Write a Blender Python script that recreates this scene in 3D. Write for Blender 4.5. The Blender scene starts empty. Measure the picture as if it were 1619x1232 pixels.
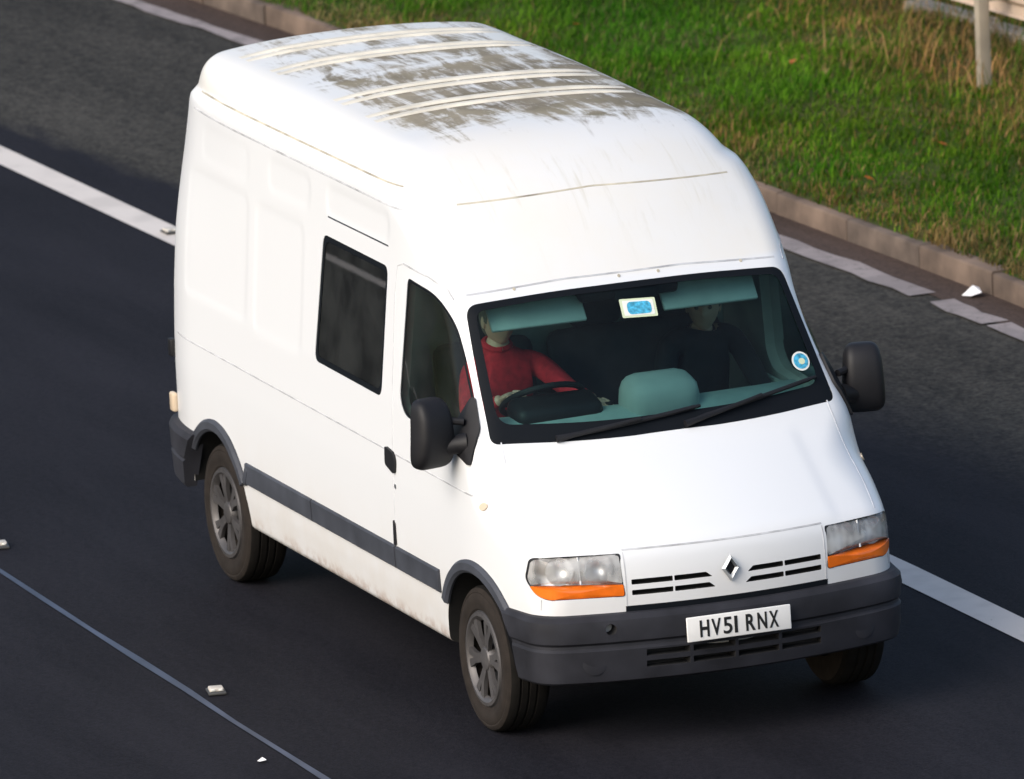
import bpy, bmesh, math, random
import numpy as np
from mathutils import Vector, Matrix

R = math.radians
rng = np.random.default_rng(7)
random.seed(7)
scene = bpy.context.scene
C = scene.collection

# ------------------------------------------------------------------ camera
CAM = (50.718, -19.621, 13.360)
YAW, PITCH, ROLL = 2.785245, 0.213772, -0.049827
F_PX = 18789.0                                   # focal length in pixels of a 1619 px wide frame
fw = np.array([math.cos(PITCH) * math.cos(YAW), math.cos(PITCH) * math.sin(YAW), -math.sin(PITCH)])
rt = np.cross(fw, [0, 0, 1]); rt /= np.linalg.norm(rt); up = np.cross(rt, fw)
r2 = math.cos(ROLL) * rt + math.sin(ROLL) * up
u2 = -math.sin(ROLL) * rt + math.cos(ROLL) * up
cam = bpy.data.cameras.new('camera')
cam.lens = 36.0 * F_PX / 1619.0
cam.dof.use_dof = True
cam.dof.focus_distance = 54.8
cam.dof.aperture_fstop = 6.0
cam.clip_start = 1.0
cam.clip_end = 2000.0
cam_o = bpy.data.objects.new('camera', cam)
C.objects.link(cam_o)
m = Matrix.Identity(4)
for i in range(3):
    m[i][0], m[i][1], m[i][2], m[i][3] = r2[i], u2[i], -fw[i], CAM[i]
cam_o.matrix_world = m
scene.camera = cam_o

# ------------------------------------------------------------------ light: high thin cloud, soft sun from the photographer's left
SUN_AZ, SUN_EL = -64.0, 35.0                     # direction towards the sun, degrees from +X and above the horizon
world = bpy.data.worlds.new('World')
scene.world = world
world.use_nodes = True
wn = world.node_tree
sky = wn.nodes.new('ShaderNodeTexSky')
sky.sky_type = 'NISHITA'
sky.sun_disc = False
sky.sun_elevation = R(SUN_EL)
sky.sun_rotation = R(90.0 - SUN_AZ)
sky.air_density = 1.0
sky.dust_density = 3.6
sky.ozone_density = 1.0
wn.links.new(sky.outputs[0], wn.nodes['Background'].inputs[0])
wn.nodes['Background'].inputs[1].default_value = 0.15
sun = bpy.data.lights.new('sun', 'SUN')
sun.energy = 1.5
sun.angle = R(40)
sun.color = (1.0, 0.99, 0.975)
sun_o = bpy.data.objects.new('sun', sun)
C.objects.link(sun_o)
d = Vector((math.cos(R(SUN_EL)) * math.cos(R(SUN_AZ)), math.cos(R(SUN_EL)) * math.sin(R(SUN_AZ)), math.sin(R(SUN_EL))))
sun_o.rotation_euler = d.to_track_quat('Z', 'Y').to_euler()
sun_o.location = (0, -10, 30)

scene.render.engine = 'CYCLES'
vs = scene.view_settings
vs.view_transform = 'Standard'
vs.look = 'None'
vs.gamma = 1.0
vs.use_curve_mapping = False
vs.exposure = 0.33

# ------------------------------------------------------------------ helpers
def mesh_np(name, verts, faces, mat=None, parent=None, smooth=True, sharp=35):
    """verts (N,3); faces: list of tuples or an (M,k) array"""
    me = bpy.data.meshes.new(name)
    verts = np.asarray(verts, dtype=np.float32)
    if isinstance(faces, np.ndarray):
        k = faces.shape[1]; nf = len(faces)
        me.vertices.add(len(verts)); me.vertices.foreach_set('co', verts.ravel())
        me.loops.add(nf * k); me.loops.foreach_set('vertex_index', faces.astype(np.int32).ravel())
        me.polygons.add(nf); me.polygons.foreach_set('loop_start', np.arange(0, nf * k, k, dtype=np.int32))
        me.update(calc_edges=True)
    else:
        me.from_pydata(verts.tolist(), [], [tuple(int(i) for i in f) for f in faces])
    me.validate()
    if smooth:
        me.polygons.foreach_set('use_smooth', [True] * len(me.polygons))
        if sharp: me.set_sharp_from_angle(angle=R(sharp))
    else:
        me.polygons.foreach_set('use_smooth', [False] * len(me.polygons))
    for mm in (mat if isinstance(mat, (list, tuple)) else [mat]):
        if mm is not None: me.materials.append(mm)
    o = bpy.data.objects.new(name, me)
    C.objects.link(o)
    o.parent = parent
    return o

def fix_normals(o):
    bm = bmesh.new(); bm.from_mesh(o.data)
    bmesh.ops.recalc_face_normals(bm, faces=bm.faces[:]); bm.to_mesh(o.data); bm.free()
    return o

class MB:
    """collects simple shapes into one mesh"""
    def __init__(self): self.v = []; self.f = []
    def add(self, v, f):
        k = len(self.v); self.v += [tuple(map(float, p)) for p in v]; self.f += [tuple(i + k for i in q) for q in f]; return self
    def box(self, c, s, rot=None, bevel=0.0):
        hx, hy, hz = s[0] / 2, s[1] / 2, s[2] / 2
        if bevel <= 0:
            v = [(x, y, z) for x in (-hx, hx) for y in (-hy, hy) for z in (-hz, hz)]
            f = [(0, 1, 3, 2), (4, 6, 7, 5), (0, 4, 5, 1), (2, 3, 7, 6), (0, 2, 6, 4), (1, 5, 7, 3)]
        else:
            bm = bmesh.new(); bmesh.ops.create_cube(bm, size=1.0)
            for q in bm.verts: q.co = Vector((q.co.x * s[0], q.co.y * s[1], q.co.z * s[2]))
            bmesh.ops.bevel(bm, geom=bm.edges[:], offset=min(bevel, .49 * min(s)), segments=3, profile=.5, affect='EDGES')
            bm.verts.index_update()
            v = [tuple(q.co) for q in bm.verts]; f = [tuple(q.index for q in fc.verts) for fc in bm.faces]; bm.free()
        if rot is not None: v = [tuple(rot @ Vector(p)) for p in v]
        return self.add([(p[0] + c[0], p[1] + c[1], p[2] + c[2]) for p in v], f)
    def tube(self, pts, rad, n=8, caps=True):
        pts = [Vector(p) for p in pts]; rad = rad if hasattr(rad, '__len__') else [rad] * len(pts)
        v = []; f = []; prev = None
        for i, p in enumerate(pts):
            t = (pts[min(i + 1, len(pts) - 1)] - pts[max(i - 1, 0)]).normalized()
            a = prev if prev is not None else (Vector((0, 0, 1)) if abs(t.z) < .9 else Vector((1, 0, 0)))
            b = t.cross(a).normalized(); a = b.cross(t).normalized(); prev = a
            for k in range(n):
                w = 2 * math.pi * k / n
                v.append(p + rad[i] * (math.cos(w) * a + math.sin(w) * b))
        for i in range(len(pts) - 1):
            for k in range(n):
                f.append((i * n + k, i * n + (k + 1) % n, (i + 1) * n + (k + 1) % n, (i + 1) * n + k))
        if caps:
            f.append(tuple(range(n))[::-1]); f.append(tuple((len(pts) - 1) * n + k for k in range(n)))
        return self.add(v, f)
    def lathe_y(self, prof, c=(0, 0, 0), n=48, s=1):
        """prof: list of (r, y) revolved about the Y axis through c; s = side sign applied to y"""
        v = []; f = []; m_ = len(prof)
        for k in range(n):
            w = 2 * math.pi * k / n
            for r_, y_ in prof: v.append((c[0] + r_ * math.cos(w), c[1] + s * y_, c[2] + r_ * math.sin(w)))
        for k in range(n):
            for j in range(m_ - 1):
                f.append((k * m_ + j, k * m_ + j + 1, ((k + 1) % n) * m_ + j + 1, ((k + 1) % n) * m_ + j))
        return self.add(v, f)
    def build(self, name, mat, parent=None, smooth=True, sharp=35):
        o = mesh_np(name, np.array(self.v), self.f, mat, parent, smooth=False)
        fix_normals(o)
        if smooth:
            o.data.polygons.foreach_set('use_smooth', [True] * len(o.data.polygons)); o.data.set_sharp_from_angle(angle=R(sharp))
        return o

def tag(o, label=None, cat=None, group=None, kind=None):
    if label: o['label'] = label
    if cat: o['category'] = cat
    if group: o['group'] = group
    if kind: o['kind'] = kind
    return o

def empty(name, loc=(0, 0, 0)):
    o = bpy.data.objects.new(name, None); o.empty_display_size = .2
    C.objects.link(o); o.location = loc
    return o

# ------------------------------------------------------------------ materials
def mat_new(name):
    mt = bpy.data.materials.new(name); mt.use_nodes = True
    return mt, mt.node_tree, mt.node_tree.nodes['Principled BSDF']

def simple(name, col, rough=.5, metal=0.0, spec=.5, coat=0.0, noise=0.0, scale=20.0, bump=0.0):
    mt, nt, b = mat_new(name)
    b.inputs['Base Color'].default_value = (*col, 1)
    b.inputs['Roughness'].default_value = rough
    b.inputs['Metallic'].default_value = metal
    b.inputs['Specular IOR Level'].default_value = spec
    b.inputs['Coat Weight'].default_value = coat
    if noise or bump:
        tc = nt.nodes.new('ShaderNodeTexCoord'); nz = nt.nodes.new('ShaderNodeTexNoise')
        nz.inputs['Scale'].default_value = scale; nz.inputs['Detail'].default_value = 6
        nt.links.new(tc.outputs['Object'], nz.inputs['Vector'])
        if noise:
            rp = nt.nodes.new('ShaderNodeMapRange')
            rp.inputs[1].default_value = .3; rp.inputs[2].default_value = .7
            rp.inputs[3].default_value = 1 - noise; rp.inputs[4].default_value = 1 + noise
            mx = nt.nodes.new('ShaderNodeVectorMath'); mx.operation = 'SCALE'; mx.inputs[0].default_value = col
            nt.links.new(nz.outputs[0], rp.inputs[0]); nt.links.new(rp.outputs[0], mx.inputs['Scale'])
            nt.links.new(mx.outputs[0], b.inputs['Base Color'])
        if bump:
            bp = nt.nodes.new('ShaderNodeBump'); bp.inputs['Strength'].default_value = bump; bp.inputs['Distance'].default_value = .01
            nt.links.new(nz.outputs[0], bp.inputs['Height']); nt.links.new(bp.outputs[0], b.inputs['Normal'])
    return mt

class NT:
    """tiny node-graph helper"""
    def __init__(self, nt): self.nt = nt
    def n(self, t, **kw):
        x = self.nt.nodes.new(t)
        for k, v in kw.items(): setattr(x, k, v)
        return x
    def link(self, a, b): self.nt.links.new(a, b)
    def math(self, op, a, b=None, clamp=False):
        x = self.n('ShaderNodeMath', operation=op, use_clamp=clamp)
        for i, q in enumerate((a, b)):
            if q is None: continue
            if isinstance(q, (int, float)): x.inputs[i].default_value = q
            else: self.link(q, x.inputs[i])
        return x.outputs[0]
    def noise(self, vec, scale, detail=4, rough=.55, dist=0.0):
        x = self.n('ShaderNodeTexNoise'); x.inputs['Scale'].default_value = scale; x.inputs['Detail'].default_value = detail
        x.inputs['Roughness'].default_value = rough; x.inputs['Distortion'].default_value = dist
        self.link(vec, x.inputs['Vector']); return x.outputs[0]
    def rng(self, v, a, b, c=0.0, d=1.0, smooth=True):
        x = self.n('ShaderNodeMapRange', interpolation_type='SMOOTHSTEP' if smooth else 'LINEAR')
        for i, q in enumerate((a, b, c, d)): x.inputs[i + 1].default_value = q
        self.link(v, x.inputs[0]); return x.outputs[0]
    def mix(self, f, a, b):
        x = self.n('ShaderNodeMix', data_type='RGBA')
        for s, q in (('Factor', f),):
            if isinstance(q, (int, float)): x.inputs[0].default_value = q
            else: self.link(q, x.inputs[0])
        for i, q in ((6, a), (7, b)):
            if isinstance(q, tuple): x.inputs[i].default_value = (*q, 1)
            else: self.link(q, x.inputs[i])
        return x.outputs[2]
    def scale(self, vec, s):
        x = self.n('ShaderNodeMapping'); x.inputs['Scale'].default_value = s; self.link(vec, x.inputs['Vector']); return x.outputs[0]

def asphalt(name, dark, light, grain=1.0, spec=.3, s1=130, s2=38, blend=None):
    mt, nt, b = mat_new(name); g = NT(nt)
    pos = g.n('ShaderNodeNewGeometry').outputs['Position']
    n1 = g.noise(pos, s1, 3, .7); n2 = g.noise(pos, s2, 4, .65); n3 = g.noise(g.scale(pos, (.25, 1.3, 1)), 1.1, 5, .6)
    f = g.math('ADD', g.math('MULTIPLY', n1, .45 * grain), g.math('ADD', g.math('MULTIPLY', n2, .30 * grain), g.math('MULTIPLY', n3, .55)))
    f = g.rng(f, .35 * (.75 * grain + .55) , .68 * (.75 * grain + .55))
    col = g.mix(f, dark, light)
    if blend is not None:                             # new surfacing dragged over the old along a ragged joint
        sp = g.n('ShaderNodeSeparateXYZ'); g.link(pos, sp.inputs[0])
        t = g.math('SUBTRACT', g.math('SUBTRACT', sp.outputs[1], 3.267), g.math('MULTIPLY', sp.outputs[0], .0908))
        t = g.math('ADD', t, g.math('MULTIPLY', g.math('SUBTRACT', g.noise(g.scale(pos, (.4, 1.5, 1)), 3.5, 5, .65), .5), .5))
        t = g.math('DIVIDE', t, g.rng(sp.outputs[0], -15, -4, .25, 1.15))
        col = g.mix(g.rng(t, -.05, 1.0), g.mix(f, *blend), col)
    g.link(col, b.inputs['Base Color'])
    b.inputs['Roughness'].default_value = .8; b.inputs['Specular IOR Level'].default_value = spec
    bp = g.n('ShaderNodeBump'); bp.inputs['Strength'].default_value = .5; bp.inputs['Distance'].default_value = .006
    g.link(n1, bp.inputs['Height']); g.link(bp.outputs[0], b.inputs['Normal'])
    return mt

def road_paint(name, col, worn, lo, hi, under):
    mt, nt, b = mat_new(name); g = NT(nt)
    pos = g.n('ShaderNodeNewGeometry').outputs['Position']
    w = g.math('ADD', g.math('MULTIPLY', g.noise(pos, 9, 6, .65), .6), g.math('MULTIPLY', g.noise(pos, 60, 3, .6), .4))
    f = g.rng(w, lo, hi)
    c = g.mix(f, col, under)
    c = g.mix(g.math('MULTIPLY', g.rng(g.noise(pos, 2.5, 3), .45, .65), worn), c, tuple(.6 * q for q in col))
    g.link(c, b.inputs['Base Color']); b.inputs['Roughness'].default_value = .7
    return mt

M = {}
def body_paint():
    mt, nt, b = mat_new('white_van_paint'); g = NT(nt)
    tc = g.n('ShaderNodeTexCoord').outputs['Object']
    sp = g.n('ShaderNodeSeparateXYZ'); g.link(tc, sp.inputs[0]); X, Y, Z = sp.outputs
    nrm = g.n('ShaderNodeSeparateXYZ'); g.link(g.n('ShaderNodeNewGeometry').outputs['Normal'], nrm.inputs[0])
    white = (.765, .785, .80)
    # algae and grime lying on the flat of the roof, washed into streaks along the travel direction
    roof = g.rng(nrm.outputs[2], .80, .97)
    warp = g.noise(tc, 1.1, 3)
    st = g.noise(g.scale(tc, (1.0, 5.5, 1.0)), 1.7, 7, .68, 1.2)
    bl = g.noise(g.scale(tc, (1.6, 1.0, 1.0)), 2.2, 6, .65, .8)
    fr = g.rng(X, -1.02, -1.72); bk = g.rng(X, -4.2, -1.95, .40, 1.12)
    ys = g.rng(Y, -.68, -.50); ye = g.math('MULTIPLY', g.rng(Y, .80, .68), g.rng(Y, -.6, .35, .84, 1.0))
    reach = g.math('MULTIPLY', g.math('MULTIPLY', fr, bk), g.math('MULTIPLY', ys, ye))
    a = g.math('ADD', g.math('ADD', g.math('MULTIPLY', g.math('SUBTRACT', st, .5), 1.5), g.math('MULTIPLY', g.math('SUBTRACT', bl, .5), 1.3)), .52)
    ribs = None
    for xg in (-1.96, -2.415, -3.32, -3.77):                      # grime is held along the ribs
        q = g.rng(g.math('ABSOLUTE', g.math('ADD', X, -xg)), .16, .05)
        ribs = q if ribs is None else g.math('MAXIMUM', ribs, q)
    inside = g.math('MULTIPLY', g.rng(Y, -.70, -.45), g.rng(Y, .74, .60))
    reach = g.math('ADD', reach, g.math('MULTIPLY', g.math('MULTIPLY', ribs, inside), .22))
    thr = g.math('SUBTRACT', .80, g.math('MULTIPLY', reach, .48))
    dm = g.math('MULTIPLY', g.rng(g.math('ADD', g.math('SUBTRACT', a, thr), g.math('MULTIPLY', g.math('SUBTRACT', g.noise(g.scale(tc, (3, 14, 1)), 3.0, 5, .7), .5), .22)), -.15, .27), roof)
    dm = g.math('MULTIPLY', dm, g.rng(reach, .0, .12))
    fine = g.noise(tc, 22, 4, .7)
    dcol = g.mix(g.rng(fine, .35, .65), (.008, .006, .0035), (.050, .039, .023))
    dcol = g.mix(g.rng(bl, .48, .62), dcol, (.045, .040, .016))
    col = g.mix(g.math('MULTIPLY', dm, .96), white, dcol)
    # faint run-down streaks on the sloping roof front
    fs = g.noise(g.scale(tc, (1.0, 9.0, 1.2)), 2.0, 5, .65, .5)
    fz = g.math('MULTIPLY', g.math('MULTIPLY', g.rng(Z, 1.95, 2.5), g.rng(Z, 2.6, 2.5)), g.rng(nrm.outputs[0], .25, .5))
    col = g.mix(g.math('MULTIPLY', g.math('MULTIPLY', g.rng(fs, .52, .74), fz), .42), col, (.42, .40, .30))
    # traffic film, heavier towards the sills, and yellowed roof sides
    film = g.math('MULTIPLY', g.rng(Z, 1.0, .35), g.rng(g.noise(tc, 3.5, 6, .65), .25, .75, .35, 1.0))
    col = g.mix(g.math('MULTIPLY', film, .40), col, (.56, .48, .37))
    sill = g.math('MULTIPLY', g.rng(Z, .44, .37), g.rng(g.noise(tc, 9, 5, .7), .42, .62))
    col = g.mix(g.math('MULTIPLY', sill, .5), col, (.33, .20, .12))
    yel = g.math('MULTIPLY', g.math('MAXIMUM', g.rng(Z, 2.37, 2.42), g.math('MULTIPLY', g.rng(Z, 1.985, 2.02), g.rng(nrm.outputs[0], .2, .4))), g.rng(g.noise(tc, 2.5, 5, .6), .2, .8, .4, 1.0))
    col = g.mix(g.math('MULTIPLY', yel, .38), col, (.78, .70, .54))
    g.link(col, b.inputs['Base Color'])
    b.inputs['Roughness'].default_value = .32; b.inputs['Specular IOR Level'].default_value = .45
    b.inputs['Coat Weight'].default_value = .25; b.inputs['Coat Roughness'].default_value = .12
    g.link(g.math('ADD', .32, g.math('MULTIPLY', dm, .6)), b.inputs['Roughness'])
    inv = g.math('SUBTRACT', 1.0, dm)
    g.link(g.math('MULTIPLY', inv, .2), b.inputs['Coat Weight']); g.link(g.math('MULTIPLY', inv, .45), b.inputs['Specular IOR Level'])
    return mt

def glass_mat(name, tint, ior=1.34, rough=.01, film=0.0):
    mt = bpy.data.materials.new(name); mt.use_nodes = True; nt = mt.node_tree; g = NT(nt)
    nt.nodes.remove(nt.nodes['Principled BSDF'])
    t = g.n('ShaderNodeBsdfTransparent'); t.inputs[0].default_value = (*tint, 1)
    gl = g.n('ShaderNodeBsdfGlossy'); gl.inputs['Roughness'].default_value = rough
    fr = g.n('ShaderNodeFresnel'); fr.inputs[0].default_value = ior
    mx = g.n('ShaderNodeMixShader')
    g.link(fr.outputs[0], mx.inputs[0]); g.link(t.outputs[0], mx.inputs[1]); g.link(gl.outputs[0], mx.inputs[2])
    out = mx.outputs[0]
    if film:                                          # pale haze put into the pane colour to brighten dark glass
        df = g.n('ShaderNodeBsdfDiffuse'); df.inputs[0].default_value = (.42, .45, .44, 1); m2 = g.n('ShaderNodeMixShader')
        tc = g.n('ShaderNodeTexCoord').outputs['Object']
        g.link(g.rng(g.noise(tc, 3.0, 5, .6), .3, .7, film * .4, film * 1.6), m2.inputs[0])
        g.link(out, m2.inputs[1]); g.link(df.outputs[0], m2.inputs[2]); out = m2.outputs[0]
    g.link(out, nt.nodes['Material Output'].inputs[0])
    return mt

def lens_mat():
    # moulded lens: clear plastic with vertical flutes that scatter the light
    mt = glass_mat('headlight_lens', (.93, .94, .94), 1.5, .12); nt = mt.node_tree; g = NT(nt)
    tc = g.n('ShaderNodeTexCoord').outputs['Object']
    wv = g.n('ShaderNodeTexWave', wave_type='BANDS', bands_direction='Y'); wv.inputs['Scale'].default_value = 9; wv.inputs['Distortion'].default_value = .6
    g.link(tc, wv.inputs['Vector'])
    pb = g.n('ShaderNodeBsdfPrincipled'); pb.inputs['Base Color'].default_value = (.74, .75, .74, 1); pb.inputs['Roughness'].default_value = .15
    old = [l for l in nt.links if l.to_node.name == 'Material Output'][0].from_socket
    mx = g.n('ShaderNodeMixShader'); g.link(g.rng(g.math('ADD', g.math('MULTIPLY', wv.outputs[0], .06), g.math('MULTIPLY', g.noise(tc, 9, 2), .94)), .3, .7, .12, .55), mx.inputs[0])
    g.link(old, mx.inputs[1]); g.link(pb.outputs[0], mx.inputs[2]); g.link(mx.outputs[0], nt.nodes['Material Output'].inputs[0])
    return mt

def tyre_mat():
    return simple('tyre_rubber', (.022, .0175, .0145), .9, spec=.25, noise=.25, scale=14, bump=.15)

M['paint'] = body_paint()
M['interior'] = simple('cab_lining', (.42, .45, .44), .8, noise=.1, scale=6)
M['black'] = simple('black_plastic', (.010, .010, .012), .55, spec=.35, noise=.2, scale=9)
M['cavity'] = simple('cavity_black', (.006, .006, .006), .95)  # even near-black for cut-out faces and the underbody
M['trim'] = simple('grey_trim_plastic', (.048, .053, .066), .62, spec=.35, noise=.28, scale=5, bump=.05)
M['bumper'] = simple('weathered_bumper_plastic', (.026, .027, .034), .65, spec=.25, noise=.5, scale=3, bump=.06)
M['slot'] = simple('bumper_slot_black', (.010, .010, .011), .8)
M['gap'] = simple('seam_shade_grey', (.48, .49, .51), .8, noise=.3, scale=11)  # grey of raised seam strips, with the recess shade put in
M['gap_faint'] = simple('faint_seam_shade', (.60, .61, .63), .7, noise=.2, scale=11)  # paler seam strips, recess shade again put into the colour
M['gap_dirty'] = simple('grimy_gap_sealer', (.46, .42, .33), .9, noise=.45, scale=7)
M['seal'] = simple('window_rubber', (.006, .008, .011), .6, spec=.12)
M['glass'] = glass_mat('windscreen_glass', (.52, .76, .74), film=.006)
M['glass_side'] = glass_mat('side_window_glass', (.48, .62, .58), film=.02)
M['glass_dark'] = glass_mat('privacy_glass', (.30, .36, .36), 1.5, film=.035)
M['lens'] = lens_mat()
M['chrome'] = simple('headlight_reflector', (.80, .80, .80), .42, metal=.75)
M['amber'] = simple('amber_indicator_plastic', (.80, .16, .010), .22, coat=.6, noise=.18, scale=12)
M['plate'] = simple('number_plate_white', (.82, .82, .80), .45, noise=.04, scale=8)
M['ink'] = simple('black_lettering', (.012, .012, .012), .5)
M['badge'] = simple('badge_metal', (.50, .52, .53), .28, metal=.9)
M['tyre'] = tyre_mat()
M['tread'] = simple('shaded_tread_rubber', (.011, .010, .009), .92, spec=.15, noise=.3, scale=12)  # shade under the bumper is put into this darker tread colour
M['rim'] = simple('silver_wheel_trim', (.105, .10, .10), .5, metal=.5, noise=.25, scale=10)
M['steel'] = simple('dark_steel_wheel', (.03, .03, .032), .7)
M['rib'] = simple('cream_roof_rib', (.70, .66, .56), .6, noise=.15, scale=6)
M['dash'] = simple('grey_dashboard', (.36, .44, .42), .7, noise=.1, scale=8)
M['seat'] = simple('dark_seat_cloth', (.022, .028, .036), .95, noise=.2, scale=14, bump=.1)
M['visor'] = simple('pale_grey_visor', (.45, .50, .48), .8, noise=.06, scale=8)
M['red'] = simple('red_knit', (.50, .012, .025), .9, noise=.25, scale=30, bump=.2)
M['navy'] = simple('dark_navy_cloth', (.007, .009, .014), .95, noise=.25, scale=25, bump=.2)
M['trouser'] = simple('dark_trouser_cloth', (.03, .032, .04), .9, noise=.2, scale=25)
M['skin'] = simple('skin', (.58, .36, .27), .55, noise=.08, scale=18)
M['hair'] = simple('grey_brown_hair', (.12, .10, .085), .8, noise=.3, scale=40)
M['white_ink'] = simple('pale_paper', (.78, .80, .74), .7)
M['blue_ink'] = simple('cyan_print', (.06, .38, .58), .6, noise=.5, scale=60)
M['cream_ink'] = simple('cream_yellow_print', (.62, .70, .48), .6)
M['tail'] = simple('red_tail_lens', (.45, .03, .02), .25, coat=.5)
M['cream_lens'] = simple('cream_lamp_lens', (.62, .50, .36), .3, coat=.5)

# ================================================================== THE SETTING
# ground and roads lie in the van's own plane; X is the way the van drives, Y runs to the verge
M['carriageway'] = asphalt('new_black_asphalt', (.0070, .0069, .0096), (.0235, .0228, .0290), 1.4, .10, 70, 24)
M['shoulder'] = asphalt('old_grey_asphalt', (.010, .0098, .0090), (.082, .077, .066), 1.9, .10, 34, 11, ((.0090, .0088, .0120), (.0180, .0175, .0230)))
M['line'] = road_paint('white_road_paint', (.66, .61, .56), .35, .62, .76, (.05, .05, .05))
M['edge'] = road_paint('dirty_edge_paint', (.30, .26, .25), .6, .50, .66, (.12, .105, .095))
M['joint'] = simple('blue_grey_joint_sealant', (.045, .058, .092), .5, noise=.3, scale=3)
M['gutter'] = asphalt('brown_gutter_grime', (.040, .029, .024), (.100, .072, .060), 1.2, .1, 50, 18)
M['kerb'] = simple('weathered_concrete_kerb', (.120, .086, .064), .9, noise=.6, scale=3, bump=.5)
M['kerb_dark'] = simple('mossy_concrete_kerb', (.098, .074, .058), .9, noise=.45, scale=5, bump=.5)

XS = np.array([-140, -60, -30, -19, -17.5, -10.6, -9.5, -8, -6.6, 0, 14, 40, 90.0])
KY = np.array([2.6, 2.9, 3.6, 4.25, 4.38, 4.79, 4.85, 4.94, 4.98, 5.25, 5.7, 6.4, 7.5])   # face of the kerb
def kerb_y(x): return np.interp(x, XS, KY)
def edge_y(x): return kerb_y(x) - np.interp(x, [-19, -8, 5], [.33, .30, .30])
def lane_y(x): return np.interp(x, [-140, -15, -12, -2, 0, 60], [-1.0, 1.60, 1.68, 1.975, 2.0, 3.2])
def dark_y(x): return np.interp(x, [-140, -40, -15.5, -14, -4.6, -2.9, 60], [-.9, 1.4, 1.86, 1.93, 2.85, 2.95, 4.0])

def strip(name, xs, ya, yb, z, mat, kind='structure', wob=0.0):
    xs = np.asarray(xs, float); ya = ya(xs) if callable(ya) else np.full(len(xs), ya); yb = yb(xs) if callable(yb) else np.full(len(xs), yb)
    if wob:
        ya = ya + rng.normal(0, wob, len(xs)); yb = yb + rng.normal(0, wob, len(xs))
    v = np.vstack([np.stack([xs, ya, np.full(len(xs), z)], 1), np.stack([xs, yb, np.full(len(xs), z)], 1)])
    n = len(xs); f = np.array([(i, i + 1, n + i + 1, n + i) for i in range(n - 1)])
    o = mesh_np(name, v, f, mat, None, smooth=False)
    o['kind'] = kind
    return o

xs_long = np.unique(np.concatenate([np.linspace(-140, -30, 12), np.linspace(-30, 10, 81), np.linspace(10, 60, 12)]))
# the ground itself, one sheet to the horizon
def ground_mat():
    mt, nt, b = mat_new('verge_soil'); g = NT(nt)
    pos = g.n('ShaderNodeNewGeometry').outputs['Position']
    f = g.rng(g.noise(pos, 1.6, 6, .65), .38, .62); f2 = g.rng(g.noise(pos, 14, 4, .6), .35, .65)
    c = g.mix(f, (.050, .085, .016), (.085, .080, .030)); c = g.mix(g.math('MULTIPLY', f2, .5), c, (.030, .050, .012))
    g.link(c, b.inputs['Base Color']); b.inputs['Roughness'].default_value = 1.0; b.inputs['Specular IOR Level'].default_value = .1
    return mt
M['soil'] = ground_mat()
gz = -.06
o = mesh_np('ground', [(-700, -500, gz), (700, -500, gz), (700, 700, gz), (-700, 700, gz)], np.array([(0, 1, 2, 3)]), M['soil'], smooth=False); o['kind'] = 'structure'
strip('hard_shoulder', xs_long, lambda x: dark_y(x) - .6, lambda x: kerb_y(x) + .02, -.004, M['shoulder'])
strip('carriageway', xs_long, -11.0, dark_y, 0.0, M['carriageway'], wob=.012)
gx = np.linspace(-30, 8, 200)
strip('gutter', gx, lambda x: edge_y(x) + .02, lambda x: kerb_y(x) + .015, .002, M['gutter'], wob=.006)
strip('lane_line', xs_long, lambda x: lane_y(x) - .105, lambda x: lane_y(x) + .095, .004, M['line'])
# the edge line, chipped and interrupted
e1 = np.linspace(-40, -7.95, 130); e2 = np.linspace(-7.74, -7.05, 6); e3 = np.linspace(-7.0, 8, 60)
for ex in (e1, e2, e3):
    ww = np.interp(ex, [-19, -8], [.062, .075])
    strip('edge_line', ex, lambda x, ww=ww: edge_y(x) - ww, lambda x, ww=ww: edge_y(x) + ww * .9, .006, M['edge'], wob=.011)
strip('lane_joint', np.linspace(-30, 12, 60), lambda x: -1.905 - .012 * (x + 2) - .017, lambda x: -1.905 - .012 * (x + 2) + .017, .004, M['joint'], wob=.004)
for x0 in (-33.0, -24.0, -15.0, 3.0, 12.0):
    strip('lane_dash', np.linspace(x0, x0 + 4.5, 4), -5.68, -5.59, .004, M['line'])

# verge surface: level with the kerb top, then rising a little
def verge_z(x, y):
    dd = y - kerb_y(x)
    return .128 + .035 * np.clip(dd / 2.0, 0, 2) + .02 * np.sin(1.9 * x + 1.3 * y) * np.clip(dd - .2, 0, 1) + .012 * np.sin(5.3 * x - 3.1 * y) * np.clip(dd - .2, 0, 1)
vx = np.unique(np.concatenate([np.linspace(-140, -26, 12), np.linspace(-26, -2, 97), np.linspace(-2, 60, 16)]))
vd = np.concatenate([np.linspace(.055, 5.5, 28), [7, 10, 20, 60]])
VX, VD = np.meshgrid(vx, vd, indexing='ij'); VY = kerb_y(VX) + VD
VZ = verge_z(VX, VY)
nn = len(vd)
f = np.array([(i * nn + j, (i + 1) * nn + j, (i + 1) * nn + j + 1, i * nn + j + 1) for i in range(len(vx) - 1) for j in range(nn - 1)])
o = mesh_np('verge', np.stack([VX.ravel(), VY.ravel(), VZ.ravel()], 1), f, M['soil']); o['kind'] = 'structure'

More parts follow.
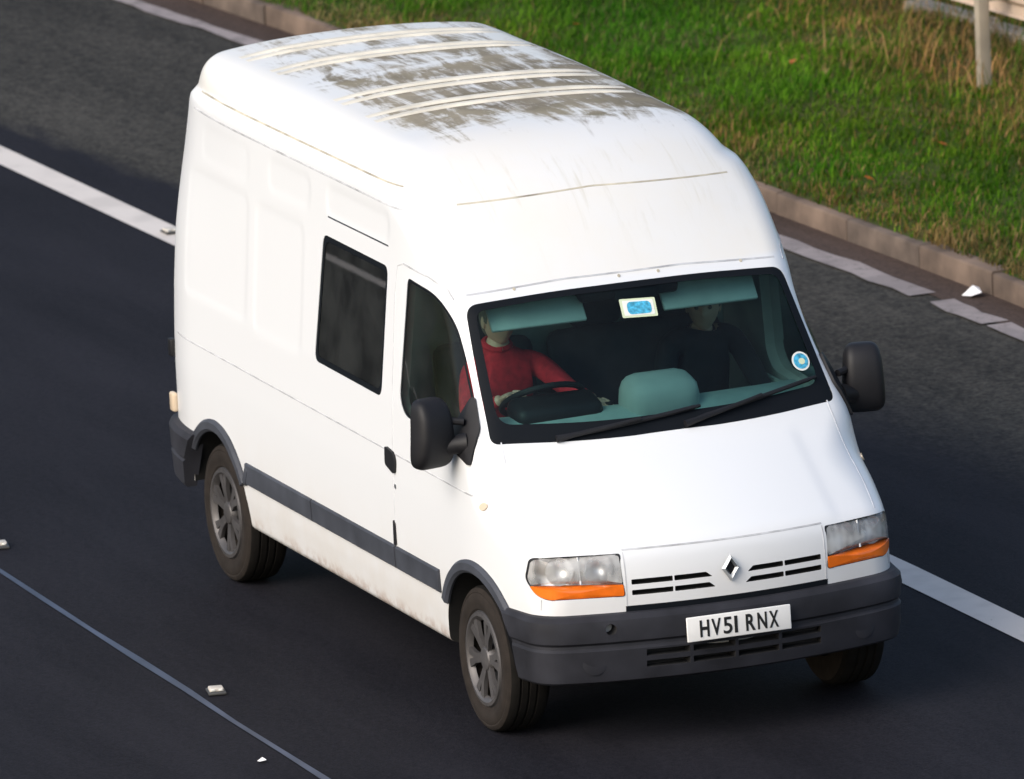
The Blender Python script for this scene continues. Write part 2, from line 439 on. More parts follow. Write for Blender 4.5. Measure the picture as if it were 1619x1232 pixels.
# kerb of single stones
kerb = empty('kerb', (-8, kerb_y(-8.0), 0)); kerb['kind'] = 'structure'
def kerb_stone(L):
    prof = [(0.0, -.05), (0.0, .112), (.004, .121), (.012, .125), (.118, .126), (.125, .118), (.125, -.05)]
    v = [(x, y, z) for x in (0, L) for y, z in prof]; k = len(prof)
    f = [(i, (i + 1) % k, k + (i + 1) % k, k + i) for i in range(k)] + [tuple(range(k))[::-1], tuple(range(k, 2 * k))]
    return v, f
kv, kf = kerb_stone(.905)
km = {}
for nm in ('kerb', 'kerb_dark'):
    t = MB().add(kv, kf).build('kerb_stone', M[nm], kerb, sharp=40); km[nm] = t.data
    bpy.data.objects.remove(t)
x = -26.0; i = 0
while x < 4:
    o = bpy.data.objects.new('kerb_stone', km['kerb_dark'] if (i * 7) % 5 == 1 else km['kerb']); C.objects.link(o); o.parent = kerb
    y0, y1 = float(kerb_y(x)), float(kerb_y(x + .915))
    o.location = (x + 8, y0 - float(kerb_y(-8.0)) + rng.normal(0, .004), rng.normal(0, .003)); o.rotation_euler = (0, rng.normal(0, .003), math.atan2(y1 - y0, .915))
    x += .915; i += 1

# grass: single blades, mown short near the kerb, rank and dry towards the barrier
def grass(name, n, xr, dr, lr, wr, cols, lean, seed, dens=None):
    r = np.random.default_rng(seed)
    x = r.uniform(*xr, n); dd = r.uniform(*dr, n); y = kerb_y(x) + dd
    if dens is not None:
        keep = r.random(n) < dens(x, y, dd); x, y, dd = x[keep], y[keep], dd[keep]; n = len(x)
    clump = np.sin(2.1 * x + 1.7 * np.sin(1.3 * y)) * np.sin(2.7 * y + 1.1 * np.sin(1.9 * x)) + .6 * np.sin(6.1 * x + 2 * y) * np.sin(5.3 * y - 2.2 * x)
    z = verge_z(x, y) - .008
    L = r.uniform(*lr, n) * (1 + .28 * clump); w = r.uniform(*wr, n) * 1.15
    a = r.uniform(0, 2 * np.pi, n); ln = r.uniform(*lean, n)
    wind = np.array([.5, .25])
    dx = np.cos(a) * ln + wind[0] * ln * .5; dy = np.sin(a) * ln + wind[1] * ln * .5
    px, py = -np.sin(a), np.cos(a)
    b = np.stack([x, y, z], 1); P = np.stack([px, py, 0 * px], 1) * w[:, None]
    mid = b + np.stack([dx * L * .4, dy * L * .4, L * .62 * np.sqrt(np.clip(1 - .3 * ln ** 2, .1, 1))], 1)
    tip = b + np.stack([dx * L, dy * L, L * np.sqrt(np.clip(1 - .75 * ln ** 2, .05, 1))], 1)
    V = np.stack([b - P, b + P, mid + P * .8, mid - P * .8, tip + P * .15, tip - P * .15], 1).reshape(-1, 3)
    k = np.arange(n) * 6
    Fq = np.concatenate([np.stack([k, k + 1, k + 2, k + 3], 1), np.stack([k + 3, k + 2, k + 4, k + 5], 1)])
    o = mesh_np(name, V, Fq, None, None, smooth=True, sharp=0)
    cols = np.array(cols, float)
    ci = r.random(n); patch = .5 + .5 * np.sin(1.1 * x + .7) * np.sin(1.6 * y + .4 * x) + .25 * np.sin(4.3 * x + 1.0) * np.sin(3.9 * y)
    brown = np.clip(1.15 - dd / .75, 0, 1) * .65 + np.clip((y - 6.2 + .10 * (x + 13)) / 1.0, 0, 1) * .75
    brown = np.clip(brown * (.4 + .9 * patch) + .06, 0, .92)
    idx = np.where(ci < brown, 2 + (r.random(n) * (len(cols) - 2)).astype(int), (r.random(n) < .35 + .45 * patch).astype(int))
    def lattice(sc, sd):
        t = np.random.default_rng(sd).random((64, 64)); u = (x * sc) % 63; w_ = (y * sc) % 63; i = u.astype(int); j = w_.astype(int); a_ = u - i; b_ = w_ - j
        a_ = a_ * a_ * (3 - 2 * a_); b_ = b_ * b_ * (3 - 2 * b_)
        return t[i, j] * (1 - a_) * (1 - b_) + t[i + 1, j] * a_ * (1 - b_) + t[i, j + 1] * (1 - a_) * b_ + t[i + 1, j + 1] * a_ * b_
    tone = .55 + .55 * lattice(1.3, 11) + .45 * lattice(4.0, 12)
    cc = cols[np.clip(idx, 0, len(cols) - 1)] * r.uniform(.7, 1.3, (n, 1)) * tone[:, None]
    cc[:, 0] *= .75 + .6 * lattice(1.0, 13)
    att = o.data.color_attributes.new('blade', 'FLOAT_COLOR', 'POINT')
    att.data.foreach_set('color', np.repeat(np.concatenate([cc, np.ones((n, 1))], 1), 6, axis=0).astype(np.float32).ravel())
    o.data.materials.append(M['grass'])
    return o
mt, nt, b = mat_new('grass_blades'); g = NT(nt)
at = g.n('ShaderNodeAttribute'); at.attribute_name = 'blade'
g.link(at.outputs[0], b.inputs['Base Color']); b.inputs['Roughness'].default_value = .8; b.inputs['Specular IOR Level'].default_value = .06
tr = g.n('ShaderNodeBsdfTranslucent'); g.link(at.outputs[0], tr.inputs[0])
mx = g.n('ShaderNodeMixShader'); mx.inputs[0].default_value = .3
g.link(b.outputs[0], mx.inputs[1]); g.link(tr.outputs[0], mx.inputs[2]); g.link(mx.outputs[0], nt.nodes['Material Output'].inputs[0])
M['grass'] = mt
GC = [(.034, .118, .005), (.080, .185, .011), (.19, .150, .055), (.25, .19, .085), (.14, .105, .035)]
o = grass('grass', 200000, (-22, -5), (.05, 5.6), (.035, .085), (.0022, .0042), GC, (.25, 1.0), 3)
tag(o, 'short patchy green grass covering the roadside verge behind the kerb', 'grass', kind='stuff')
o = grass('rank_grass', 15000, (-21, -8), (1.2, 4.8), (.14, .30), (.0020, .0038), [(.06, .12, .015), (.09, .15, .025), (.36, .26, .11), (.30, .21, .07), (.24, .18, .06)], (.3, 1.0), 5,
          dens=lambda x, y, dd: np.clip((y - 6.35 + .10 * (x + 13)) / 1.2, 0.03, 1) * (.35 + .65 * (np.sin(3.1 * x) * np.sin(2.3 * y + x) > -.1)))
tag(o, 'tall dry straw-coloured grass near the roadside barrier', 'grass', kind='stuff')

# fallen leaves on the grass
M['leaf'] = simple('orange_dead_leaf', (.42, .13, .03), .7, noise=.3, scale=30)
lv = [(-.03, 0, 0), (-.012, .018, .006), (.014, .016, .010), (.036, 0, .004), (.014, -.016, .010), (-.012, -.018, .006), (0, 0, -.002)]
lf = [(0, 6, 1), (1, 6, 2), (2, 6, 3), (3, 6, 4), (4, 6, 5), (5, 6, 0)]
lt = MB().add(lv, lf).build('fallen_leaf', M['leaf']); ldata = lt.data; bpy.data.objects.remove(lt)
for lx, ly, lw in [(-15.6, 5.6, 'in the short grass, farthest left above the van roof'), (-11.0, 6.05, 'in the middle of the verge, below the barrier post'), (-10.3, 5.30, 'in the verge grass, closest to the kerb'), (-13.6, 6.2, 'in the grass to the left of the barrier post')]:
    o = bpy.data.objects.new('fallen_leaf', ldata); C.objects.link(o)
    o.location = (lx, ly, float(verge_z(lx, ly)) + .045); o.rotation_euler = (rng.uniform(-.5, .5), rng.uniform(-.5, .5), rng.uniform(0, 6)); s = rng.uniform(.8, 1.3); o.scale = (s, s, s)
    tag(o, 'small orange dead leaf ' + lw, 'leaf', 'fallen leaves on the verge')

# roadside barrier: long beam on the far side of slim posts
M['galv'] = simple('dusty_galvanised_steel', (.36, .31, .24), .65, metal=.1, noise=.2, scale=5)
M['beam'] = simple('dusty_beige_beam', (.50, .39, .30), .7, noise=.15, scale=3)
BX, BY, BZ = -12.42, 6.93, .15
bar = empty('safety_barrier', (BX, BY, BZ))
tag(bar, 'dusty beige roadside barrier beam on slim steel posts across the verge', 'barrier')
bdir = .10
bp_ = [(.0, .30), (.03, .31), (.035, .36), (.0, .40), (.0, .46), (.035, .50), (.03, .55), (.0, .56), (-.004, .56), (.026, .545), (.030, .503), (-.006, .462), (-.006, .398), (.030, .363), (.025, .315), (-.004, .30)]
mb = MB(); k = len(bp_)
v = []
for xx in (-12.0, -6, 0, 6.0, 12.0):
    for yy, zz in bp_: v.append((xx, .17 + bdir * xx + yy, zz + .13))
f = [(i * k + j, i * k + (j + 1) % k, (i + 1) * k + (j + 1) % k, (i + 1) * k + j) for i in range(4) for j in range(k)]
f += [tuple(range(k))[::-1], tuple(range(4 * k, 5 * k))]
mb.add(v, f).build('beam', M['beam'], bar)
for j, xx in enumerate((-9.6, -6.4, 0.0, 3.2, 6.4)):
    pm = MB().box((xx + .012, bdir * xx, .38), (.062, .075, .96), Matrix.Rotation(R(-3.0 if j != 2 else 0), 3, 'Y'), .008)
    if j == 2:
        pm = MB().box((0, 0, .40), (.062, .075, 1.04), Matrix.Rotation(R(3.2), 3, (0.35, .94, 0)), .008)
    po = pm.build('post', M['galv'], bar)
    MB().box((xx, bdir * xx + .10, .56), (.05, .145, .05), None, .004).build('beam_bracket', M['galv'], bar)
# low concrete edging under the barrier
M['conc'] = simple('pale_concrete_edging', (.30, .26, .21), .9, noise=.35, scale=5, bump=.4)
edg = empty('concrete_edging', (-14, 7.66, .15)); edg['kind'] = 'structure'
em = MB().box((0, 0, 0), (.90, .15, .17), None, .012).build('edging_block', M['conc'], edg); ed = em.data; bpy.data.objects.remove(em)
for i in range(11):
    o = bpy.data.objects.new('edging_block', ed); C.objects.link(o); o.parent = edg
    xx = -.5 + i * .915; o.location = (xx, .125 * xx + rng.normal(0, .008), .0 + rng.normal(0, .006)); o.rotation_euler = (0, 0, .125 + rng.normal(0, .006))

# road studs in the surface and scraps of litter
M['stud'] = simple('cream_stud_casting', (.55, .51, .45), .5, noise=.15, scale=30)
M['stud_base'] = simple('dark_stud_iron', (.05, .05, .048), .5)
M['stud_eye'] = simple('glass_stud_eye', (.75, .75, .70), .15, coat=1.0)
def stud(loc, label, rz=0.0, s=1.0):
    t = empty('road_stud', loc); t.rotation_euler.z = rz; t.scale = (.62 * s, .66 * s, .8 * s)
    tag(t, label, 'road stud', 'reflective studs set in the road')
    MB().box((0, 0, .006), (.20, .13, .014), None, .005).build('base', M['stud_base'], t)
    MB().box((-.01, 0, .020), (.11, .105, .024), None, .009).build('housing', M['stud'], t)
    for sy in (-.028, .028): MB().box((.048, sy, .022), (.012, .030, .014), None, .004).build('reflector', M['stud_eye'], t)
stud((-1.40, -1.80, .004), 'cream road stud beside the thin joint line, nearest the photographer', R(-12))
stud((-4.93, -1.70, .004), 'cream road stud cut by the left picture edge, below the van rear', R(-12))
stud((-11.95, 1.685, .008), 'pale road stud standing on the white lane line behind the van rear', 0, .95)
M['litter'] = simple('white_litter', (.80, .80, .80), .6)
lt = MB().add([(0, 0, .0), (.10, .01, .012), (.12, .07, .03), (.05, .085, .045), (-.01, .06, .02), (.055, .045, .062)],
         [(0, 1, 5), (1, 2, 5), (2, 3, 5), (3, 4, 5), (4, 0, 5), (0, 4, 3, 2, 1)]).build('litter', M['litter'])
lt.location = (-7.80, 4.80, .004); tag(lt, 'small crumpled white scrap of litter lying against the kerb', 'litter')
lt2 = MB().add([(0, 0, .0), (.04, .0, .006), (.05, .03, .012), (.01, .035, .01), (.025, .018, .022)], [(0, 1, 4), (1, 2, 4), (2, 3, 4), (3, 0, 4), (0, 3, 2, 1)]).build('litter', M['litter'])
lt2.location = (-.02, -2.09, .004); tag(lt2, 'tiny pale chip of litter on the dark road near the bottom edge', 'litter')

# ================================================================== THE VAN: body surface as an implicit shape
# (x forward from the front axle, y to the van's left, z up)
def catmull(pts,n=10):
    pts=np.array(pts,float);out=[]
    P=np.vstack([2*pts[0]-pts[1],pts,2*pts[-1]-pts[-2]])
    for i in range(1,len(P)-2):
        p0,p1,p2,p3=P[i-1:i+3]
        # centripetal-ish via chord scaling
        for t in np.linspace(0,1,n,endpoint=False):
            out.append(.5*((2*p1)+(p2-p0)*t+(2*p0-5*p1+4*p2-p3)*t*t+(-p0+3*p1-3*p2+p3)*t**3))
    out.append(pts[-1]);return np.array(out)
def round_poly(pts,rad,n=6):
    """closed polygon with rounded corners; rad scalar or list"""
    pts=[np.array(p,float) for p in pts];N=len(pts);out=[]
    for i in range(N):
        a,b,c=pts[i-1],pts[i],pts[(i+1)%N];r=rad[i] if hasattr(rad,'__len__') else rad
        u=(a-b)/np.linalg.norm(a-b);v=(c-b)/np.linalg.norm(c-b)
        d=min(r,.48*np.linalg.norm(a-b),.48*np.linalg.norm(c-b))
        p=b+u*d;q=b+v*d
        for t in np.linspace(0,1,n):
            out.append((1-t)**2*p+2*t*(1-t)*b+t*t*q)
    return np.array(out)
# centre-line outline (x,z), going front bottom -> up -> roof -> rear -> bottom
OUT=round_poly([(.70,.34),(.775,.52),(.785,.80),(.755,.965),(.17,1.325),(-.37,1.975),(-.79,2.39),(-1.22,2.585),(-2.8,2.615),(-4.22,2.60),(-4.38,2.2),(-4.43,1.1),(-4.42,.34)],
   [.05,.08,.08,.07,.07,.20,.28,.35,.5,.16,.5,.4,.05],10)
GX=np.arange(-5.0,1.6,.01);GZ=np.arange(0,3.0,.01)
def polysd(px,pz,poly):
    A=poly;B=np.roll(poly,-1,0);d=np.full(px.shape,1e9);ins=np.zeros(px.shape,bool)
    for (ax,az),(bx,bz) in zip(A,B):
        ex,ez=bx-ax,bz-az;L=ex*ex+ez*ez
        if L<1e-12: continue
        t=np.clip(((px-ax)*ex+(pz-az)*ez)/L,0,1);dx=px-ax-t*ex;dz=pz-az-t*ez
        d=np.minimum(d,dx*dx+dz*dz)
        cond=((az>pz)!=(bz>pz));
        with np.errstate(divide='ignore',invalid='ignore'): xi=ax+(pz-az)*ex/ez
        ins^=cond&(px<xi)
    return np.where(ins,-1,1)*np.sqrt(d)
_g=np.meshgrid(GX,GZ,indexing='ij')
PG=polysd(_g[0],_g[1],OUT)
def prof(x,z):
    u=np.clip((x-GX[0])/.01,0,len(GX)-1.001);w=np.clip((z-GZ[0])/.01,0,len(GZ)-1.001)
    i=u.astype(int);j=w.astype(int);a=u-i;b=w-j
    return PG[i,j]*(1-a)*(1-b)+PG[i+1,j]*a*(1-b)+PG[i,j+1]*(1-a)*b+PG[i+1,j+1]*a*b
def sm(x,a,b):
    t=np.clip((x-a)/(b-a),0,1);return t*t*(3-2*t)
HZ=[0,.3,.5,.7,1.0,1.16,1.4,2.05,2.33,2.36,2.40,2.7];HW=[.94,.955,.973,.982,.982,.978,.966,.913,.894,.887,.846,.80]
def hw(x,z):
    h=np.interp(z,HZ,HW)
    h=h-.15*np.clip((x+.15)/.95,0,2)**2*(1-.5*sm(z,1.2,1.5))
    h=h-.115*np.clip((x+1.05)/.9,0,1.3)**2*sm(z,1.25,1.9)
    h=h-.10*np.clip((-3.9-x)/.55,0,2)**2
    h=h-.075*sm(z,1.6,2.4)*np.clip((-3.2-x)/1.2,0,2)**2
    return h
def smax(a,b,k):
    h=np.maximum(k-np.abs(a-b),0)/k
    return np.maximum(a,b)+h*h*k*.25
def F(x,y,z):
    bow=np.interp(z,[.3,.8,1.0,1.33,1.95,2.35,2.5],[.20,.20,.20,.14,.09,.10,.12])*sm(x,-2.0,-.6)
    bowr=-.05*sm(-x,3.5,4.2)
    xx=x+(bow+bowr)*y*y
    zz=z+(.06*y*y+.05*y**4)*sm(z,1.9,2.4)+.03*y*y*sm(x,-.1,.3)*(1-sm(z,1.2,1.5))
    P=prof(xx,zz);S=np.abs(y)-hw(x,z)
    k=.13+(.04-.05*sm(-x,3.5,4.1))*sm(z,2.2,2.5)-.09*sm(.8-z,0,.4)+.13*np.exp(-((z-1.17)/.13)**2)*sm(x,-.1,.15)
    P=P+.0045*sm(np.abs(y),.55,.63)*sm(x,.0,.15)*sm(z,.93,.98)*(1-sm(z,1.25,1.32))
    return smax(S,P,k)
def grad(p,e=2e-3):
    x,y,z=p.T
    g=np.stack([F(x+e,y,z)-F(x-e,y,z),F(x,y+e,z)-F(x,y-e,z),F(x,y,z+e)-F(x,y,z-e)],1)
    return g/np.maximum(np.linalg.norm(g,axis=1,keepdims=True),1e-9)
def bisect(fn,a,b,n=40):
    a=np.array(a,float);b=np.array(b,float) # fn(a)>0 outside, fn(b)<0 inside
    for _ in range(n):
        m=(a+b)/2;o=fn(m)>0;a=np.where(o,m,a);b=np.where(o,b,m)
    return (a+b)/2
def side_pt(x,z,s=-1):
    x=np.atleast_1d(np.array(x,float));z=np.atleast_1d(np.array(z,float))*np.ones_like(x)
    y=bisect(lambda m:F(x,m*s,z),np.full(x.shape,1.3),np.full(x.shape,.3));return np.stack([x,y*s,z],1)
def front_pt(y,z):
    y=np.atleast_1d(np.array(y,float));z=np.atleast_1d(np.array(z,float))*np.ones_like(y)
    x=bisect(lambda m:F(m,y,z),np.full(y.shape,1.3),np.full(y.shape,-1.8));return np.stack([x,y,z],1)
def top_pt(x,y):
    x=np.atleast_1d(np.array(x,float));y=np.atleast_1d(np.array(y,float))*np.ones_like(x)
    z=bisect(lambda m:F(x,y,m),np.full(x.shape,2.9),np.full(x.shape,.8));return np.stack([x,y,z],1)

SIDE_RECESS = [(-3.98, -3.09, 1.41, 2.03, .003), (-2.97, -2.30, 1.39, 2.02, .003), (-3.80, -3.09, 2.10, 2.27, .002), (-2.80, -2.22, 2.11, 2.27, .003), (-1.98, -1.13, 2.125, 2.27, .004)]
def Fm(x, y, z):
    v = F(x, y, z)
    rec = 0.0
    for x0, x1, z0, z1, dp in SIDE_RECESS:
        cx, cz = (x0 + x1) / 2, (z0 + z1) / 2; hx, hz = (x1 - x0) / 2 - .06, (z1 - z0) / 2 - .06
        qx = np.abs(x - cx) - hx; qz = np.abs(z - cz) - hz
        sd = np.hypot(np.maximum(qx, 0), np.maximum(qz, 0)) + np.minimum(np.maximum(qx, qz), 0) - .06
        rec = rec + dp * (1 - sm(sd, -.022, .022))
    v2 = v + rec * (np.abs(y) > .7)
    floor = np.where(x < -.46, .62, .95)
    inner = np.maximum(np.maximum(v + .05, -2.6 - x), floor - z)
    return np.maximum(v2, -inner)

def surface_nets(fn, lo, hi, h):
    ax = [np.arange(a, b, h) for a, b in zip(lo, hi)]
    G = np.meshgrid(*ax, indexing='ij')
    v = fn(*G); ins = v < 0; n = np.array(v.shape)
    S = lambda o: tuple(slice(o[i], n[i] - 1 + o[i]) for i in range(3))
    cs = [(i, j, k) for i in (0, 1) for j in (0, 1) for k in (0, 1)]
    cnt = np.zeros(n - 1, np.int8)
    for c_ in cs: cnt += ins[S(c_)]
    cell = np.argwhere((cnt > 0) & (cnt < 8)); ci = tuple(cell.T)
    acc = np.zeros((len(cell), 3)); num = np.zeros(len(cell))
    for a in cs:
        for axis in range(3):
            if a[axis]: continue
            b = list(a); b[axis] = 1
            va = v[S(a)][ci]; vb = v[S(tuple(b))][ci]; cr = (va < 0) != (vb < 0)
            t = np.where(cr, va / np.where(cr, va - vb, 1), 0)
            p = np.tile(np.array(a, float), (len(cell), 1)); p[:, axis] += t
            acc += p * cr[:, None]; num += cr
    P = (cell + acc / num[:, None]) * h + np.array(lo)
    idx = -np.ones(n - 1, np.int64); idx[ci] = np.arange(len(cell))
    Q = []
    for axis in range(3):
        o1, o2 = [(1, 2), (2, 0), (0, 1)][axis]
        s0 = [slice(1, n[i] - 1) for i in range(3)]; s0[axis] = slice(0, n[axis] - 1)
        s1 = list(s0); s1[axis] = slice(1, n[axis])
        A = ins[tuple(s0)]; B = ins[tuple(s1)]
        for cond, flip in ((A & ~B, False), (~A & B, True)):
            g_ = np.argwhere(cond) + np.array([0 if i == axis else 1 for i in range(3)])
            def at(d1, d2):
                q = g_.copy(); q[:, o1] -= d1; q[:, o2] -= d2; return idx[tuple(q.T)]
            quad = np.stack([at(1, 1), at(0, 1), at(0, 0), at(1, 0)], 1)
            Q.append(quad[:, ::-1] if flip else quad)
    Q = np.concatenate(Q); Q = Q[(Q >= 0).all(1)]
    e = 2e-3
    for _ in range(2):                                        # pull the vertices onto the true surface
        x, y, z = P.T
        g_ = np.stack([fn(x + e, y, z) - fn(x - e, y, z), fn(x, y + e, z) - fn(x, y - e, z), fn(x, y, z + e) - fn(x, y, z - e)], 1) / (2 * e)
        st = g_ * (fn(x, y, z) / np.maximum((g_ ** 2).sum(1), .2))[:, None]
        L = np.linalg.norm(st, axis=1, keepdims=True); P = P - st * np.minimum(1, .35 * h / np.maximum(L, 1e-9))
    return P, Q

def resample(loop, n, closed=True):
    p = np.asarray(loop, float)
    if closed: p = np.vstack([p, p[:1]])
    s = np.concatenate([[0], np.cumsum(np.linalg.norm(np.diff(p, axis=0), axis=1))])
    t = np.linspace(0, s[-1], n + 1)[:-1] if closed else np.linspace(0, s[-1], n)
    return np.stack([np.interp(t, s, p[:, i]) for i in range(p.shape[1])], 1)

def onto(uv, mode):
    uv = np.asarray(uv, float)
    if mode == 'front': return front_pt(uv[:, 0], uv[:, 1])
    if mode == 'right': return side_pt(uv[:, 0], uv[:, 1], -1)
    if mode == 'left': return side_pt(uv[:, 0], uv[:, 1], 1)
    if mode == 'top': return top_pt(uv[:, 0], uv[:, 1])

def patch(name, outline, mode, off, mat, parent, rings=8, thick=0.0):
    """a panel lying on the body surface: concentric rings of the outline, lifted by off along the surface normal"""
    ol = np.asarray(outline, float); c_ = ol.mean(0); n = len(ol)
    uv = np.vstack([c_[None]] + [c_ + (ol - c_) * (k / rings) for k in range(1, rings + 1)])
    P = onto(uv, mode); N = grad(P); P0 = P + N * off
    f = [(0, 1 + k, 1 + (k + 1) % n) for k in range(n)]
    for r_ in range(1, rings):
        a = 1 + (r_ - 1) * n; b_ = 1 + r_ * n
        f += [(a + k, b_ + k, b_ + (k + 1) % n, a + (k + 1) % n) for k in range(n)]
    V = P0
    if thick:
        V = np.vstack([P0, P0[-n:] - N[-n:] * thick]); a = 1 + (rings - 1) * n; b_ = 1 + rings * n
        f += [(a + k, b_ + k, b_ + (k + 1) % n, a + (k + 1) % n) for k in range(n)]
    o = mesh_np(name, V, f, mat, parent, smooth=True, sharp=40)
    # outward facing
    bm = bmesh.new(); bm.from_mesh(o.data); bm.faces.ensure_lookup_table()
    if bm.faces[0].normal.dot(Vector(N[0])) < 0: bmesh.ops.reverse_faces(bm, faces=bm.faces[:])
    bm.to_mesh(o.data); bm.free()
    return o

def ring(name, outer, inner, mode, off, mat, parent, seg=3):
    A = np.asarray(outer, float); B = np.asarray(inner, float); n = len(A)
    uv = np.vstack([A + (B - A) * k / seg for k in range(seg + 1)])
    P = onto(uv, mode); N = grad(P); V = P + N * off
    f = [(r_ * n + k, r_ * n + (k + 1) % n, (r_ + 1) * n + (k + 1) % n, (r_ + 1) * n + k) for r_ in range(seg) for k in range(n)]
    return mesh_np(name, V, f, mat, parent, smooth=True, sharp=0)

def ribbon(name, P, w, hgt, mat, parent, closed=False, sink=.002, bev=.3, taper=None):
    """a raised strip of width w and height hgt along the points P of the body surface"""
    P = np.asarray(P, float); N = grad(P)
    T = (np.roll(P, -1, 0) - np.roll(P, 1, 0)) if closed else np.gradient(P, axis=0)
    T /= np.linalg.norm(T, axis=1, keepdims=True); S = np.cross(T, N); S /= np.linalg.norm(S, axis=1, keepdims=True)
    hs = np.ones((len(P), 1)) if taper is None else np.asarray(taper)[:, None]
    pr = [(-w / 2, -sink), (-w / 2, hgt * (1 - bev)), (-w / 2 + hgt * bev, hgt), (w / 2 - hgt * bev, hgt), (w / 2, hgt * (1 - bev)), (w / 2, -sink)]
    n = len(P); k = len(pr)
    V = np.concatenate([(P + S * a + N * b_ * (hs if b_ > 0 else 1))[:, None] for a, b_ in pr], 1).reshape(-1, 3)
    f = [(i * k + j, i * k + j + 1, ((i + 1) % n) * k + j + 1, ((i + 1) % n) * k + j) for i in range(n if closed else n - 1) for j in range(k - 1)]
    if not closed: f += [tuple(range(k)), tuple((n - 1) * k + j for j in range(k))[::-1]]
    return fix_normals(mesh_np(name, V, f, mat, parent, smooth=True, sharp=30))

def cutter(outline, mode, out, depth, mat):
    P = onto(outline, mode); N = grad(P).mean(0); N /= np.linalg.norm(N); n = len(P)
    V = np.vstack([P + N * out, P - N * depth, (P + N * out).mean(0)[None], (P - N * depth).mean(0)[None]])
    f = [(k, (k + 1) % n, n + (k + 1) % n, n + k) for k in range(n)] + [(2 * n, (k + 1) % n, k) for k in range(n)] + [(2 * n + 1, n + k, n + (k + 1) % n) for k in range(n)]
    return fix_normals(mesh_np('cutter', V, f, mat, None, smooth=False))

def cut(o, cutters):
    """subtract the cutters from mesh object o, keep their materials on the cut faces"""
    for c_ in cutters:
        for mm in c_.data.materials:
            if mm.name not in [q.name for q in o.data.materials]: o.data.materials.append(mm)
        md = o.modifiers.new('cut', 'BOOLEAN'); md.operation = 'DIFFERENCE'; md.object = c_; md.solver = SOLVER; md.material_mode = 'TRANSFER'
    dg = bpy.context.evaluated_depsgraph_get(); dg.update()
    me = bpy.data.meshes.new_from_object(o.evaluated_get(dg), depsgraph=dg)
    old = o.data; o.modifiers.clear(); o.data = me; me.name = old.name; bpy.data.meshes.remove(old)
    for c_ in cutters:
        cm = c_.data; bpy.data.objects.remove(c_); bpy.data.meshes.remove(cm)
    return o
SOLVER = 'MANIFOLD'

van = empty('delivery_van', (0, 0, 0))
tag(van, 'white high-roof panel van with dirty roof driving on the dark carriageway', 'van')

# ---- outlines on the body, (y, z) on the front, (x, z) on the sides
WS_OUT = round_poly([(-.868, 1.368), (-.40, 1.351), (.40, 1.351), (.868, 1.368), (.80, 1.945), (.35, 1.970), (-.35, 1.970), (-.80, 1.945)], [.035, .2, .2, .035, .06, .2, .2, .06], 8)
WS_IN = round_poly([(-.812, 1.448), (-.38, 1.425), (.38, 1.425), (.812, 1.448), (.765, 1.918), (.34, 1.945), (-.34, 1.945), (-.765, 1.918)], [.07, .2, .2, .07, .05, .2, .2, .05], 8)
DW_OUT = round_poly([(-.93, 1.425), (-.86, 1.355), (-.45, 1.325), (-.01, 1.275), (-.035, 1.41), (-.43, 1.885), (-.575, 1.982), (-.875, 2.012)], [.08, .07, .1, .03, .05, .09, .1, .035], 8)
CW_OUT = round_poly([(-2.10, 1.394), (-1.175, 1.385), (-1.13, 2.02), (-2.02, 2.025)], .055, 10)
HL = round_poly([(-.512, .936), (-.893, .931), (-.912, .83), (-.885, .758), (-.845, .738), (-.506, .738)], [.012, .03, .03, .04, .03, .015], 7)
mir = lambda a: np.stack([-np.asarray(a)[:, 0], np.asarray(a)[:, 1]], 1)
SLOTS = []
for sgn in (-1, 1):
    for z0, tip in ((.802, .088), (.752, .075)):
        for a, b_ in ((tip, .272), (.280, .474)):
            SLOTS.append(round_poly([(sgn * a, z0 - .012), (sgn * b_, z0 - .012), (sgn * b_, z0 + .012), (sgn * (a + (.03 if a < .2 else 0)), z0 + .012)], .005, 4))

P, Q = surface_nets(Fm, (-4.62, -1.06, .27), (.94, 1.08, 2.72), .02)
body = mesh_np('body', P, Q, [M['paint'], M['interior']], van, smooth=False)
cuts = [cutter(WS_OUT, 'front', .20, .16, M['interior']), cutter(DW_OUT, 'right', .1, .12, M['interior']), cutter(DW_OUT, 'left', .1, .12, M['interior']), cutter(CW_OUT, 'right', .1, .12, M['interior']),
        cutter(HL, 'front', .16, .13, M['chrome']), cutter(mir(HL), 'front', .16, .13, M['chrome'])]
cuts += [cutter(s_, 'front', .05, .05, M['cavity']) for s_ in SLOTS]
ARC = .412
for xc in (0.0, -3.578):
    for s_ in (-1, 1):
        n = 64; v = []
        for yy in (.58 * s_, 1.15 * s_):
            v += [(xc + ARC * math.cos(2 * math.pi * k / n), yy, .352 + ARC * math.sin(2 * math.pi * k / n)) for k in range(n)]
        ff = [(k, (k + 1) % n, n + (k + 1) % n, n + k) for k in range(n)] + [tuple(range(n)), tuple(range(n, 2 * n))]
        cuts.append(fix_normals(mesh_np('cutter', v, ff, M['cavity'], None, smooth=False)))
cuts.append(MB().box((-4.28, 0, .30), (.80, 2.4, .27)).build('cutter', M['cavity'], None, False))
cut(body, cuts)
me = body.data
nP = len(me.polygons); cen = np.empty(nP * 3); me.polygons.foreach_get('center', cen); cen = cen.reshape(-1, 3)
mi = np.empty(nP, np.int32); me.polygons.foreach_get('material_index', mi)
names = [q.name for q in me.materials]
mi[(mi == 0) & (F(*cen.T) < -.03) & (cen[:, 2] > .55)] = names.index('cab_lining')
me.polygons.foreach_set('material_index', mi)
me.polygons.foreach_set('use_smooth', [True] * nP); me.set_sharp_from_angle(angle=R(32))
print('body polys', nP, 'zmax', cen[:, 2].max())

